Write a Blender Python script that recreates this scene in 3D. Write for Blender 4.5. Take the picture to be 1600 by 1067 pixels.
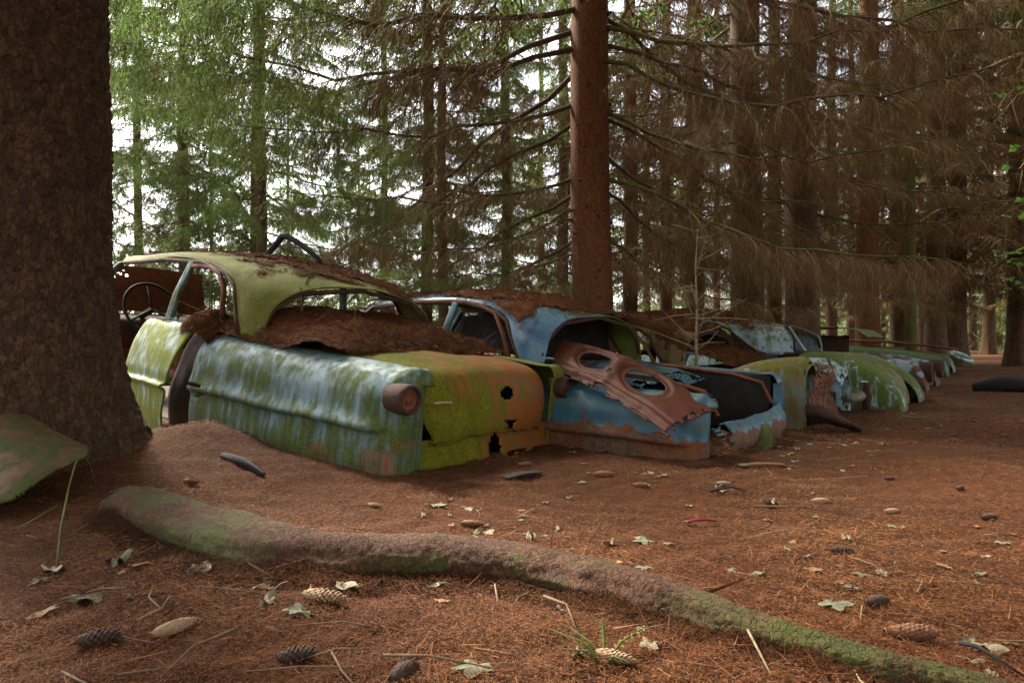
import bpy, math, random
import numpy as np
from mathutils import Vector, Matrix, noise
from math import radians as R, sin, cos, pi

# ------------------------------------------------------------------ camera, sky, sun, exposure
for o in list(bpy.data.objects): bpy.data.objects.remove(o)
SC = bpy.context.scene
COL = SC.collection
F, HX, HY, EYE = 1067.0, 800.0, 535.0, 0.70          # focal length and horizon in photo pixels, eye height
cd = bpy.data.cameras.new('camera'); cam = bpy.data.objects.new('camera', cd); COL.objects.link(cam)
cd.lens = 24.0; cd.sensor_width = 36.0; cd.clip_start = 0.05; cd.clip_end = 600
cam.location = (0, 0, EYE); cam.rotation_euler = (R(90), 0, 0)
SC.camera = cam
SUN_AZ, SUN_EL = R(-42), R(46)                        # azimuth measured from +Y (view direction) towards +X
W = bpy.data.worlds.new('World'); SC.world = W; W.use_nodes = True
sky = W.node_tree.nodes.new('ShaderNodeTexSky'); sky.sky_type = 'NISHITA'; sky.sun_disc = False
sky.sun_elevation = SUN_EL; sky.sun_rotation = SUN_AZ; sky.air_density = 1.0; sky.dust_density = 4.0; sky.ozone_density = 1.0
bg = W.node_tree.nodes['Background']; bg.inputs['Strength'].default_value = 0.15
hs = W.node_tree.nodes.new('ShaderNodeHueSaturation'); hs.inputs['Saturation'].default_value = 0.25      # thin white overcast
W.node_tree.links.new(sky.outputs['Color'], hs.inputs['Color']); W.node_tree.links.new(hs.outputs['Color'], bg.inputs['Color'])
sl = bpy.data.lights.new('sun', 'SUN'); sl.energy = 4.5; sl.angle = R(12); sl.color = (1.0, 0.93, 0.80)
sun = bpy.data.objects.new('sun', sl); COL.objects.link(sun)
sd = Vector((sin(SUN_AZ) * cos(SUN_EL), cos(SUN_AZ) * cos(SUN_EL), sin(SUN_EL)))
sun.rotation_euler = sd.to_track_quat('Z', 'Y').to_euler()
SC.view_settings.view_transform = 'Standard'; SC.view_settings.look = 'None'
SC.view_settings.gamma = 1.0; SC.view_settings.use_curve_mapping = False
SC.view_settings.exposure = 2.3
SC.cycles.max_bounces = 6; SC.cycles.diffuse_bounces = 3; SC.cycles.transmission_bounces = 3
SC.cycles.use_denoising = True
rnd = random.Random(7)
rng = np.random.default_rng(11)

# ------------------------------------------------------------------ helpers
def link(o, parent=None):
    COL.objects.link(o)
    if parent is not None: o.parent = parent
    return o
def tag(o, label=None, cat=None, group=None, kind=None):
    if label: o['label'] = label
    if cat: o['category'] = cat
    if group: o['group'] = group
    if kind: o['kind'] = kind
    elif cat: o['kind'] = 'thing'
    return o
def empty(name, loc=(0, 0, 0), rot=(0, 0, 0)):
    o = bpy.data.objects.new(name, None); COL.objects.link(o); o.location = loc; o.rotation_euler = rot
    o.empty_display_size = 0.1
    return o
def ob(name, me, parent=None, mat=None, smooth=True):
    if mat is not None:
        me.materials.clear()
        for m in (mat if isinstance(mat, (list, tuple)) else [mat]): me.materials.append(m)
    if smooth and len(me.polygons): me.polygons.foreach_set('use_smooth', [True] * len(me.polygons))
    return link(bpy.data.objects.new(name, me), parent)
def np_mesh(name, V, polys):
    """V (n,3); polys: list of int arrays (m,k), k = 3 or 4, each with an optional material index as (array, idx)"""
    me = bpy.data.meshes.new(name)
    V = np.asarray(V, dtype=np.float32)
    parts = [(p, 0) if not isinstance(p, tuple) else p for p in polys]
    parts = [(np.asarray(p, dtype=np.int32), m) for p, m in parts if len(p)]
    nl = sum(p.size for p, m in parts); nf = sum(len(p) for p, m in parts)
    me.vertices.add(len(V)); me.vertices.foreach_set('co', V.ravel())
    me.loops.add(nl); me.loops.foreach_set('vertex_index', np.concatenate([p.ravel() for p, m in parts]))
    me.polygons.add(nf)
    tot = np.concatenate([np.full(len(p), p.shape[1], np.int32) for p, m in parts])
    st = np.concatenate([[0], np.cumsum(tot)[:-1]]).astype(np.int32)
    me.polygons.foreach_set('loop_start', st)
    me.polygons.foreach_set('loop_total', tot)
    me.polygons.foreach_set('material_index', np.concatenate([np.full(len(p), m, np.int32) for p, m in parts]))
    me.update(calc_edges=True); me.validate()
    return me
class Bag:
    """collects vertices and faces of several pieces of ONE object"""
    def __init__(s): s.V = []; s.P = []; s.n = 0
    def add(s, V, F_, m=0):
        V = np.asarray(V, dtype=np.float32).reshape(-1, 3)
        F_ = np.asarray(F_, dtype=np.int32)
        if len(F_): s.P.append((F_ + s.n, m))
        s.V.append(V); s.n += len(V)
    def mesh(s, name): return np_mesh(name, np.concatenate(s.V), s.P)
def tube(pts, rad, n=8, cap=True, wob=0.0, seed=0):
    """tapered tube through pts -> V, quads (+ end fans as quads with a doubled vertex)"""
    pts = [Vector(p) for p in pts]; V = []; Fq = []
    if not isinstance(rad, (list, tuple)): rad = [rad] * len(pts)
    up = Vector((0.13, 0.29, 0.95))
    for i, p in enumerate(pts):
        t = (pts[min(i + 1, len(pts) - 1)] - pts[max(i - 1, 0)]).normalized()
        a = t.cross(up)
        if a.length < 1e-3: a = t.cross(Vector((1, 0, 0)))
        a.normalize(); b = t.cross(a)
        for k in range(n):
            an = 2 * pi * k / n
            r = rad[i] * (1 + (wob * noise.noise(Vector((k * 1.7 + seed, i * 0.9, seed))) if wob else 0))
            V.append(p + (a * cos(an) + b * sin(an)) * r)
    for i in range(len(pts) - 1):
        for k in range(n):
            Fq.append((i * n + k, i * n + (k + 1) % n, (i + 1) * n + (k + 1) % n, (i + 1) * n + k))
    if cap:
        for base, last in ((0, False), ((len(pts) - 1) * n, True)):
            for k in range(1, n - 2, 2):
                q = (base, base + k, base + k + 1, base + k + 2)
                Fq.append(q if last else q[::-1])
    return [tuple(v) for v in V], Fq
def tube_ob(name, pts, rad, mat, parent=None, n=8, wob=0.0):
    V, Fq = tube(pts, rad, n, True, wob)
    return ob(name, np_mesh(name, V, [Fq]), parent, mat)
def ring_ob(name, c, nrm, r, rt, mat, parent, n=40, m=8):
    c = Vector(c); nrm = Vector(nrm).normalized(); a = nrm.orthogonal().normalized(); b = nrm.cross(a); V = []; Q = []
    for i in range(n):
        d = a * cos(2 * pi * i / n) + b * sin(2 * pi * i / n)
        for k in range(m):
            V.append(tuple(c + d * (r + rt * cos(2 * pi * k / m)) + nrm * rt * sin(2 * pi * k / m)))
    for i in range(n):
        for k in range(m):
            Q.append((i * m + k, ((i + 1) % n) * m + k, ((i + 1) % n) * m + (k + 1) % m, i * m + (k + 1) % m))
    return ob(name, np_mesh(name, V, [Q]), parent, mat)
def lathe_ob(name, c, axis, prof, mat, parent, n=28):
    """prof: (distance along axis, radius)"""
    c = Vector(c); ax = Vector(axis).normalized(); a = ax.orthogonal().normalized(); b = ax.cross(a); V = []; Q = []
    for h, r in prof:
        for k in range(n):
            V.append(tuple(c + ax * h + (a * cos(2 * pi * k / n) + b * sin(2 * pi * k / n)) * r))
    for i in range(len(prof) - 1):
        for k in range(n):
            Q.append((i * n + k, i * n + (k + 1) % n, (i + 1) * n + (k + 1) % n, (i + 1) * n + k))
    return ob(name, np_mesh(name, V, [Q]), parent, mat)
def cr(P, t):
    """Catmull-Rom through rows of array P (n, ...) at t in 0..1"""
    n = len(P); x = min(max(t, 0), 1) * (n - 1); i = min(int(x), n - 2); f = x - i
    p1, p2 = P[i], P[i + 1]
    p0 = P[i - 1] if i > 0 else 2 * p1 - p2
    p3 = P[i + 2] if i + 2 < n else 2 * p2 - p1
    return 0.5 * (2 * p1 + (p2 - p0) * f + (2 * p0 - 5 * p1 + 4 * p2 - p3) * f * f + (3 * p1 - p0 - 3 * p2 + p3) * f ** 3)
class Net:
    def __init__(s, rows): s.A = np.array(rows, dtype=float)
    def __call__(s, u, v): return cr(cr(s.A, u), v)
    def grid(s, nu, nv):
        us = [i / (nu - 1) for i in range(nu)]; vs = [j / (nv - 1) for j in range(nv)]
        rows = np.array([cr(s.A, u) for u in us])               # nu, k, 3
        return np.array([cr(rows.transpose(1, 0, 2), v) for v in vs]).transpose(1, 0, 2)
def sheet(name, net, mat, parent, nu=40, nv=40, thick=0.004, dent=0.006, hole=None, rag=None, seed=0, dfreq=3.0, matrix=None, bumps=None):
    """sheet metal from a control net: dented, with holes and ragged edges, real thickness"""
    G = net.grid(nu, nv)
    for i in range(nu):
        for j in range(nv):
            p = Vector(G[i, j])
            n = noise.noise_vector(p * dfreq + Vector((seed * 3.1, seed, 0.7))) * dent + noise.noise_vector(p * dfreq * 4 + Vector((seed, 0, 9))) * dent * 0.25
            q = p + n
            if bumps: q = q + Vector(bumps(i / (nu - 1), j / (nv - 1), p))
            G[i, j] = q
    idx = np.arange(nu * nv).reshape(nu, nv); Q = []
    for i in range(nu - 1):
        for j in range(nv - 1):
            u = (i + 0.5) / (nu - 1); v = (j + 0.5) / (nv - 1)
            if hole and hole(u, v): continue
            if rag and rag(u, v, noise.noise(Vector((u * 13 + seed, v * 13, seed * 1.3))) * 0.6 + noise.noise(Vector((u * 37 + seed, v * 37, seed))) * 0.4): continue
            Q.append((idx[i, j], idx[i + 1, j], idx[i + 1, j + 1], idx[i, j + 1]))
    V = G.reshape(-1, 3)
    if matrix is not None: V = np.array([tuple(matrix @ Vector(p)) for p in V])
    used = np.unique(np.array(Q)); remap = np.full(len(V), -1); remap[used] = np.arange(len(used))
    o = ob(name, np_mesh(name, V[used], [remap[np.array(Q)]]), parent, mat)
    if thick:
        m = o.modifiers.new('thickness', 'SOLIDIFY'); m.thickness = thick; m.offset = 0.0
    return o
def mirror_rows(rows): return [[(x, -y, z) for x, y, z in r] for r in rows]
def px(x, y, d): return Vector(((x - HX) / F * d, d, EYE - (y - HY) / F * d))

# ------------------------------------------------------------------ materials
class Mat:
    def __init__(s, name):
        s.m = bpy.data.materials.new(name); s.m.use_nodes = True; s.t = s.m.node_tree; s.n = s.t.nodes
        s.b = s.n['Principled BSDF']; s.tc = s.n.new('ShaderNodeTexCoord')
    def l(s, a, b): s.t.links.new(a, b); return s
    def setin(s, sock, v):
        if isinstance(v, bpy.types.NodeSocket): s.t.links.new(v, sock)
        elif isinstance(v, tuple) and len(v) == 3 and sock.type == 'RGBA': sock.default_value = (*v, 1)
        else: sock.default_value = v
    def mapping(s, scale=(1, 1, 1), coord='Object'):
        n = s.n.new('ShaderNodeMapping'); s.l(s.tc.outputs[coord], n.inputs['Vector']); n.inputs['Scale'].default_value = scale
        return n.outputs[0]
    def noise(s, scale, detail=4, rough=0.55, vec=None, dist=0.0):
        n = s.n.new('ShaderNodeTexNoise'); n.inputs['Scale'].default_value = scale; n.inputs['Detail'].default_value = detail
        n.inputs['Roughness'].default_value = rough; n.inputs['Distortion'].default_value = dist
        s.l(vec if vec is not None else s.tc.outputs['Object'], n.inputs['Vector']); return n.outputs['Fac']
    def voronoi(s, scale, vec=None, feature='F1', out='Distance', rand=1.0):
        n = s.n.new('ShaderNodeTexVoronoi'); n.feature = feature; n.inputs['Scale'].default_value = scale
        n.inputs['Randomness'].default_value = rand
        s.l(vec if vec is not None else s.tc.outputs['Object'], n.inputs['Vector']); return n.outputs[out]
    def ramp(s, v, lo, hi, a=0.0, b=1.0):
        n = s.n.new('ShaderNodeMapRange'); n.interpolation_type = 'SMOOTHSTEP'
        s.setin(n.inputs['Value'], v); n.inputs['From Min'].default_value = lo; n.inputs['From Max'].default_value = hi
        n.inputs['To Min'].default_value = a; n.inputs['To Max'].default_value = b; return n.outputs[0]
    def math(s, op, a, b=0.0, clamp=False):
        n = s.n.new('ShaderNodeMath'); n.operation = op; n.use_clamp = clamp; s.setin(n.inputs[0], a); s.setin(n.inputs[1], b); return n.outputs[0]
    def mix(s, f, a, b, blend='MIX'):
        n = s.n.new('ShaderNodeMix'); n.data_type = 'RGBA'; n.blend_type = blend
        s.setin(n.inputs[0], f); s.setin(n.inputs[6], a); s.setin(n.inputs[7], b); return n.outputs[2]
    def up(s):
        g = s.n.new('ShaderNodeNewGeometry'); x = s.n.new('ShaderNodeSeparateXYZ'); s.l(g.outputs['Normal'], x.inputs[0]); return x.outputs['Z']
    def sep(s, axis):
        x = s.n.new('ShaderNodeSeparateXYZ'); s.l(s.tc.outputs['Object'], x.inputs[0]); return x.outputs[axis]
    def island(s):
        g = s.n.new('ShaderNodeNewGeometry'); return g.outputs['Random Per Island']
    def bump(s, h, strength=0.4, dist=0.01, prev=None):
        n = s.n.new('ShaderNodeBump'); n.inputs['Strength'].default_value = strength; n.inputs['Distance'].default_value = dist
        s.setin(n.inputs['Height'], h)
        if prev is not None: s.l(prev, n.inputs['Normal'])
        return n.outputs[0]
    def out(s, col=None, rough=None, normal=None, spec=None, metal=None):
        if col is not None:
            hsv = s.n.new('ShaderNodeHueSaturation'); hsv.inputs['Saturation'].default_value = 1.12; hsv.inputs['Value'].default_value = 0.93
            s.setin(hsv.inputs['Color'], col); s.l(hsv.outputs[0], s.b.inputs['Base Color'])
        if rough is not None: s.setin(s.b.inputs['Roughness'], rough)
        if normal is not None: s.l(normal, s.b.inputs['Normal'])
        if spec is not None: s.b.inputs['Specular IOR Level'].default_value = spec
        if metal is not None: s.setin(s.b.inputs['Metallic'], metal)
        return s.m

def wreck(name, paint, moss=(0.085, 0.10, 0.018), rust=(0.16, 0.055, 0.025), m_amt=0.5, r_amt=0.3, m_up=0.25, paint2=None, low_rust=None, gloss=0.42, moss2=None, ygrad=0.0, m_low=None, spots=(), soft=1.0):
    """weathered body paint: algae streaks, flaking rust, dirt; coordinates are those of the whole car"""
    m = Mat(name)
    streak = m.noise(1.0, 5, 0.6, m.mapping((24, 24, 2.0)))
    big = m.noise(2.6, 5, 0.6)
    mid = m.noise(9, 6, 0.65)
    fine = m.noise(70, 4, 0.6)
    up = m.ramp(m.up(), -0.2, 1.0)
    f = m.math('ADD', m.math('MULTIPLY', streak, 0.80), m.math('MULTIPLY', big, 0.40))
    f = m.math('ADD', f, m.math('MULTIPLY', up, m_up)); f = m.math('ADD', f, m.math('MULTIPLY', fine, 0.16)); f = m.math('ADD', f, m.math('MULTIPLY', m.math('SUBTRACT', mid, 0.5), 0.55))
    if ygrad: f = m.math('ADD', f, m.math('MULTIPLY', m.sep('Y'), ygrad))
    if m_low: f = m.math('ADD', f, m.ramp(m.sep('Z'), m_low[0] - 0.18, m_low[0] + 0.22, m_low[1], 0.0))
    mf = m.ramp(f, 1.21 - m_amt * 0.7 - .13 * soft, 1.21 - m_amt * 0.7 + .13 * soft)
    r = m.math('ADD', m.math('MULTIPLY', m.noise(3.4, 8, 0.7, m.mapping((1, 1, 1))), 0.8), m.math('MULTIPLY', mid, 0.35))
    if low_rust is not None: r = m.math('ADD', r, m.ramp(m.sep('Z'), low_rust - 0.10, low_rust + 0.14, 0.55, 0.0))
    for (sx, sy, sz, sr) in spots:                     # rusted-through blisters
        vm = m.n.new('ShaderNodeVectorMath'); vm.operation = 'DISTANCE'; m.l(m.tc.outputs['Object'], vm.inputs[0]); vm.inputs[1].default_value = (sx, sy, sz)
        r = m.math('ADD', r, m.ramp(vm.outputs['Value'], sr * .3, sr * 1.5, 0.75, 0.0))
    rf = m.ramp(r, 0.86 - r_amt * 0.5, 0.90 - r_amt * 0.5)
    pc = m.mix(m.ramp(mid, 0.35, 0.68), paint, paint2 or tuple(c * 0.62 for c in paint))
    pc = m.mix(m.ramp(fine, 0.56, 0.72), pc, tuple(c * 0.5 for c in paint))
    mc = m.mix(m.ramp(mid, 0.38, 0.62), moss, moss2 or (moss[0] * 1.7, moss[1] * 1.6, moss[2] * 1.3))
    mc = m.mix(m.ramp(fine, 0.3, 0.7), tuple(c * 0.75 for c in moss), mc)
    rc = m.mix(m.ramp(mid, 0.35, 0.65), rust, (rust[0] * 0.45, rust[1] * 0.5, rust[2] * 0.6))
    rc = m.mix(m.ramp(fine, 0.4, 0.7), rc, (rust[0] * 1.4, rust[1] * 1.5, rust[2] * 1.3))
    rm = m.math('MULTIPLY', rf, m.math('SUBTRACT', 1.0, m.math('MULTIPLY', mf, 0.75)))
    col = m.mix(rm, m.mix(mf, pc, mc), rc)
    ro = m.math('MAXIMUM', m.ramp(mf, 0, 1, gloss, 0.9), m.ramp(rf, 0, 1, gloss, 0.82))
    h = m.math('ADD', m.math('MULTIPLY', fine, m.ramp(m.math('MAXIMUM', mf, rf), 0, 1, 0.25, 1.0)), m.math('MULTIPLY', rf, -0.5))
    return m.out(col, ro, m.bump(h, 0.35, 0.004), 0.4)
def bark(name, c1, c2, moss_amt=0.2, scale=26, strength=0.9, contrast=1.0):
    m = Mat(name); v0 = m.mapping((1, 1, 0.55))
    dn = m.n.new('ShaderNodeTexNoise'); dn.inputs['Scale'].default_value = scale * 0.8; dn.inputs['Detail'].default_value = 4; m.l(v0, dn.inputs['Vector'])
    va = m.n.new('ShaderNodeVectorMath'); va.operation = 'MULTIPLY_ADD'; m.l(dn.outputs['Color'], va.inputs[0]); va.inputs[1].default_value = (1.6 / scale,) * 3; m.l(v0, va.inputs[2]); v = va.outputs[0]
    d = m.noise(7, 3, 0.5)
    vo = m.voronoi(scale, v, 'DISTANCE_TO_EDGE'); cell = m.voronoi(scale, v, 'F1', 'Color')
    fine = m.noise(90, 5, 0.7); big = m.noise(2.2, 4, 0.6)
    bw = m.n.new('ShaderNodeRGBToBW'); m.l(cell, bw.inputs[0])
    col = m.mix(m.ramp(bw.outputs[0], 0.2, 0.8), c1, c2)
    col = m.mix(m.ramp(fine, 0.4, 0.75), col, tuple(c * 0.45 for c in c1))
    col = m.mix(m.ramp(vo, 0.0, 0.07, 0.45, 0.0), col, tuple(c * 0.5 for c in c1))
    col = m.mix(m.math('MULTIPLY', m.ramp(m.math('ADD', big, m.math('MULTIPLY', d, 0.4)), 0.98 - moss_amt, 1.15 - moss_amt), 0.7), col, (0.055, 0.065, 0.016))
    h = m.math('ADD', m.math('MULTIPLY', m.ramp(vo, 0.0, 0.12), 0.35), m.math('ADD', m.math('MULTIPLY', fine, 0.5), m.math('MULTIPLY', bw.outputs[0], 0.5)))
    return m.out(col, 0.9, m.bump(h, strength, 0.012), 0.25)
def twiggy(name, a, b, c, rough=0.85, trans=0.0):
    m = Mat(name); r = m.island()
    big = m.noise(1.3, 3, 0.5)
    col = m.mix(m.ramp(r, 0.0, 0.7), a, b); col = m.mix(m.ramp(m.math('ADD', m.math('MULTIPLY', r, 0.35), big), 0.62, 0.92), col, c)
    m.out(col, rough, None, 0.2)
    if trans:
        tr = m.n.new('ShaderNodeBsdfTranslucent'); m.l(col, tr.inputs['Color'])
        mx = m.n.new('ShaderNodeMixShader'); mx.inputs[0].default_value = trans
        m.l(m.b.outputs[0], mx.inputs[1]); m.l(tr.outputs[0], mx.inputs[2]); m.l(mx.outputs[0], m.n['Material Output'].inputs['Surface'])
    return m.m
def plain(name, col, rough=0.7, metal=0.0, var=0.5, scale=12, bump=0.3):
    m = Mat(name); n = m.noise(scale, 6, 0.65); f = m.noise(scale * 8, 3, 0.6)
    c = m.mix(m.ramp(n, 0.3, 0.7), col, tuple(x * var for x in col)); c = m.mix(m.ramp(f, 0.5, 0.75), c, tuple(x * var * 0.8 for x in col))
    return m.out(c, rough, m.bump(m.math('ADD', n, f), bump, 0.005), 0.35, metal)
def ground_mat(name='needle_floor', k=1.0):
    q = lambda *c: tuple(x * k for x in c)
    m = Mat(name); a = m.noise(1.1, 5, 0.6); b = m.noise(14, 6, 0.7); c = m.noise(160, 4, 0.7); s = m.noise(1, 5, 0.6, m.mapping((55, 140, 55)))
    col = m.mix(m.ramp(a, 0.35, 0.65), q(0.100, 0.040, 0.018), q(0.058, 0.025, 0.012))
    col = m.mix(m.ramp(b, 0.35, 0.7), col, q(0.046, 0.019, 0.009))
    col = m.mix(m.ramp(c, 0.5, 0.8), col, (0.24, 0.105, 0.045))
    col = m.mix(m.ramp(s, 0.55, 0.75, 0, 0.6), col, (0.035, 0.018, 0.011))
    h = m.math('ADD', m.math('MULTIPLY', c, 0.6), m.math('ADD', s, m.math('MULTIPLY', b, 0.8)))
    return m.out(col, 0.95, m.bump(h, 1.0, 0.012), 0.15)
M = {}
M['ground'] = ground_mat()
M['drift'] = ground_mat('needle_drift', 1.9)
M['needle'] = twiggy('fallen_needles', (0.050, 0.020, 0.010), (0.15, 0.058, 0.026), (0.27, 0.125, 0.060), 0.8)
M['bark_big'] = bark('bark_scaly', (0.055, 0.031, 0.018), (0.105, 0.060, 0.032), 0.16, 34, 1.0)
M['bark_red'] = bark('bark_reddish', (0.150, 0.066, 0.032), (0.21, 0.100, 0.050), 0.14, 48, 0.7)
M['bark_dark'] = bark('bark_dark', (0.085, 0.050, 0.030), (0.14, 0.082, 0.048), 0.26, 30, 0.9)
M['bark_green'] = bark('bark_algae', (0.12, 0.105, 0.04), (0.17, 0.14, 0.055), 0.55, 40, 0.6)
M['bark_root'] = bark('bark_root', (0.058, 0.028, 0.016), (0.098, 0.047, 0.026), 0.34, 60, 0.8)
M['limb'] = plain('limb_bark', (0.115, 0.080, 0.045), 0.9, 0, 0.55, 20)
M['limb_moss'] = plain('limb_mossy', (0.12, 0.12, 0.032), 0.95, 0, 0.5, 9)
M['twig'] = twiggy('dead_twigs', (0.115, 0.064, 0.034), (0.21, 0.120, 0.064), (0.16, 0.140, 0.048))
M['green'] = twiggy('spruce_needles', (0.060, 0.115, 0.030), (0.12, 0.205, 0.055), (0.21, 0.31, 0.085), 0.55, 0.6)
M['fresh'] = twiggy('fresh_leaves', (0.10, 0.22, 0.035), (0.16, 0.30, 0.05), (0.22, 0.38, 0.08), 0.5, 0.4)
M['rust'] = plain('rust', (0.17, 0.060, 0.028), 0.8, 0, 0.45, 9, 0.5)
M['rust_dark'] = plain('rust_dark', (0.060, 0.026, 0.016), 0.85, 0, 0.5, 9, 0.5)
M['rust_red'] = wreck('rust_red_sheet', (0.078, 0.025, 0.014), (0.06, 0.03, 0.012), (0.050, 0.016, 0.009), 0.1, 0.40, 0.05, (0.055, 0.018, 0.011), None, 0.62)
M['rust_red'].node_tree.nodes['Principled BSDF'].inputs['Specular IOR Level'].default_value = 0.15
M['rust_orange'] = plain('rust_orange', (0.26, 0.105, 0.040), 0.8, 0, 0.5, 8, 0.5)
M['black'] = plain('dark_tone', (0.022, 0.017, 0.014), 0.9, 0, 0.5, 9)  # near black; also paints the shade inside the blue car and its boot
M['chrome'] = plain('pitted_trim', (0.42, 0.44, 0.45), 0.42, 0.6, 0.5, 25)
M['cone'] = plain('cone_scales', (0.23, 0.105, 0.055), 0.7, 0, 0.55, 60)
M['cone_pale'] = plain('cone_scales_pale', (0.40, 0.25, 0.15), 0.7, 0, 0.6, 60)
M['cone_dark'] = plain('cone_scales_dark', (0.075, 0.038, 0.024), 0.75, 0, 0.55, 60)
M['leaf'] = plain('dry_leaf', (0.30, 0.25, 0.155), 0.75, 0, 0.62, 30)
M['leaf_grey'] = plain('dry_leaf_greygreen', (0.20, 0.20, 0.125), 0.75, 0, 0.55, 30)
M['leaf_tan'] = plain('dry_leaf_tan', (0.30, 0.17, 0.09), 0.75, 0, 0.6, 30)
M['stick'] = plain('dry_stick', (0.17, 0.105, 0.062), 0.85, 0, 0.55, 30)
M['stick_pale'] = plain('pale_stick', (0.33, 0.25, 0.15), 0.85, 0, 0.6, 30)
M['char'] = plain('blackened_wood', (0.028, 0.023, 0.020), 0.9, 0, 0.6, 30)
M['glass'] = None
g = Mat('dirty_glass'); gn = g.noise(8, 6, 0.7)
g.out(g.mix(gn, (0.30, 0.33, 0.30), (0.42, 0.44, 0.38)), 0.25, None, 0.5); g.b.inputs['Alpha'].default_value = 0.55; M['glass'] = g.m

# ------------------------------------------------------------------ the forest floor
def sstep(a, b, x):
    t = np.clip((np.asarray(x, dtype=float) - a) / (b - a), 0, 1); return t * t * (3 - 2 * t)
def gz(x, y, fine=True):
    x = np.asarray(x, dtype=float); y = np.asarray(y, dtype=float)
    z = 0.30 * sstep(6, 20, y) + 0.05 * sstep(-8, -1, -y)
    z = z + 0.17 * np.exp(-(((x + 2.15) / 0.75) ** 2 + ((y - 3.25) / 0.6) ** 2))
    z = z + 0.15 * np.exp(-(((x + 1.60) / 0.34) ** 2 + ((y - 3.62) / 0.30) ** 2))
    z = z + 0.05 * np.exp(-(((x + 1.0) / 0.5) ** 2 + ((y - 3.3) / 0.4) ** 2))
    z = z + 0.05 * np.exp(-(((x - 0.5) / 0.9) ** 2 + ((y - 3.3) / 0.5) ** 2))
    z = z + 0.025 * np.sin(x * 1.7 + 0.4) * np.sin(y * 1.3 + 1.0) + 0.012 * np.sin(x * 4.3 + y * 2.1) * np.sin(y * 3.9 - x)
    if fine: z = z + 0.008 * np.sin(x * 17 + 3 * np.sin(y * 7)) * np.sin(y * 19 + 2 * np.sin(x * 9))
    return z
def G(x, y): return float(gz(x, y))
ax = np.linspace(-1, 1, 301)
gx = 0.3 + 3.2 * ax + 160 * np.abs(ax) ** 5 * np.sign(ax)
gy = 3.0 + 3.6 * ax + 180 * np.abs(ax) ** 5 * np.sign(ax)
XX, YY = np.meshgrid(gx, gy, indexing='ij')
ii = np.arange(301 * 301).reshape(301, 301)
quads = np.stack([ii[:-1, :-1], ii[1:, :-1], ii[1:, 1:], ii[:-1, 1:]], -1).reshape(-1, 4)
tag(ob('ground', np_mesh('ground', np.stack([XX, YY, gz(XX, YY)], -1).reshape(-1, 3), [quads]), None, M['ground']), 'forest floor of brown fallen spruce needles', None, None, 'structure')

def needles(P, length, width, tilt=0.35, nrm=None):
    """one thin triangle per needle lying on points P"""
    n = len(P); a = rng.uniform(0, 2 * pi, n); L = length * rng.uniform(0.6, 1.35, n); w = width * rng.uniform(0.7, 1.3, n)
    d = np.stack([np.cos(a), np.sin(a), rng.normal(0, tilt, n)], 1); d /= np.linalg.norm(d, axis=1)[:, None]
    s = np.stack([-np.sin(a), np.cos(a), rng.normal(0, 0.5, n)], 1)
    if nrm is not None:                                    # follow the surface under the pile
        d -= nrm * (d * nrm).sum(1)[:, None] * 0.85; d /= np.linalg.norm(d, axis=1)[:, None] + 1e-6
    A = P - s * w[:, None] * 0.5; B = P + s * w[:, None] * 0.5; C = P + d * L[:, None]
    V = np.stack([A, B, C], 1).reshape(-1, 3)
    return V, np.arange(3 * n).reshape(-1, 3)
def litter(n, d0, d1, L, w):
    d = np.exp(rng.uniform(np.log(d0), np.log(d1), n)); x = rng.uniform(-0.92, 0.92, n) * d
    p = np.stack([x, d, gz(x, d) + rng.uniform(0.001, 0.010, n)], 1)
    return needles(p, L, w, 0.22)
bag = Bag()
for n_, d0, d1, L_, w_ in ((420000, 1.05, 5.5, 0.014, 0.0014), (60000, 4.5, 13, 0.03, 0.005), (5000, 1.1, 5.5, 0.05, 0.0022), (2200, 1.1, 7, 0.11, 0.0026)):
    V, T = litter(n_, d0, d1, L_, w_); bag.add(V, T)
tag(ob('needle_litter', bag.mesh('needle_litter'), None, M['needle'], False), 'loose brown spruce needles and fine twigs covering the floor', 'needles', None, 'stuff')

# ------------------------------------------------------------------ spruce branches (meshes shared between trees)
def ribbons(P, D, L, w, droop):
    """thin two-segment twigs from P along D"""
    n = len(P); D = D / np.linalg.norm(D, axis=1)[:, None]
    mid = P + D * (L * 0.5)[:, None]; D2 = D + np.stack([rng.normal(0, 0.45, n), rng.normal(0, 0.45, n), np.full(n, -droop)], 1)
    D2 /= np.linalg.norm(D2, axis=1)[:, None]; end = mid + D2 * (L * 0.5)[:, None]
    a = rng.uniform(0, 2 * pi, n); S = np.stack([np.cos(a), np.sin(a), rng.normal(0, 0.3, n)], 1) * (w * 0.5)[:, None]
    V = np.stack([P - S, P + S, mid - S * 0.8, mid + S * 0.8, end], 1).reshape(-1, 3)
    b = (np.arange(n) * 5)[:, None]
    return V, np.concatenate([b + np.array([0, 1, 3]), b + np.array([0, 3, 2]), b + np.array([2, 3, 4])]), mid, end
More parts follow.
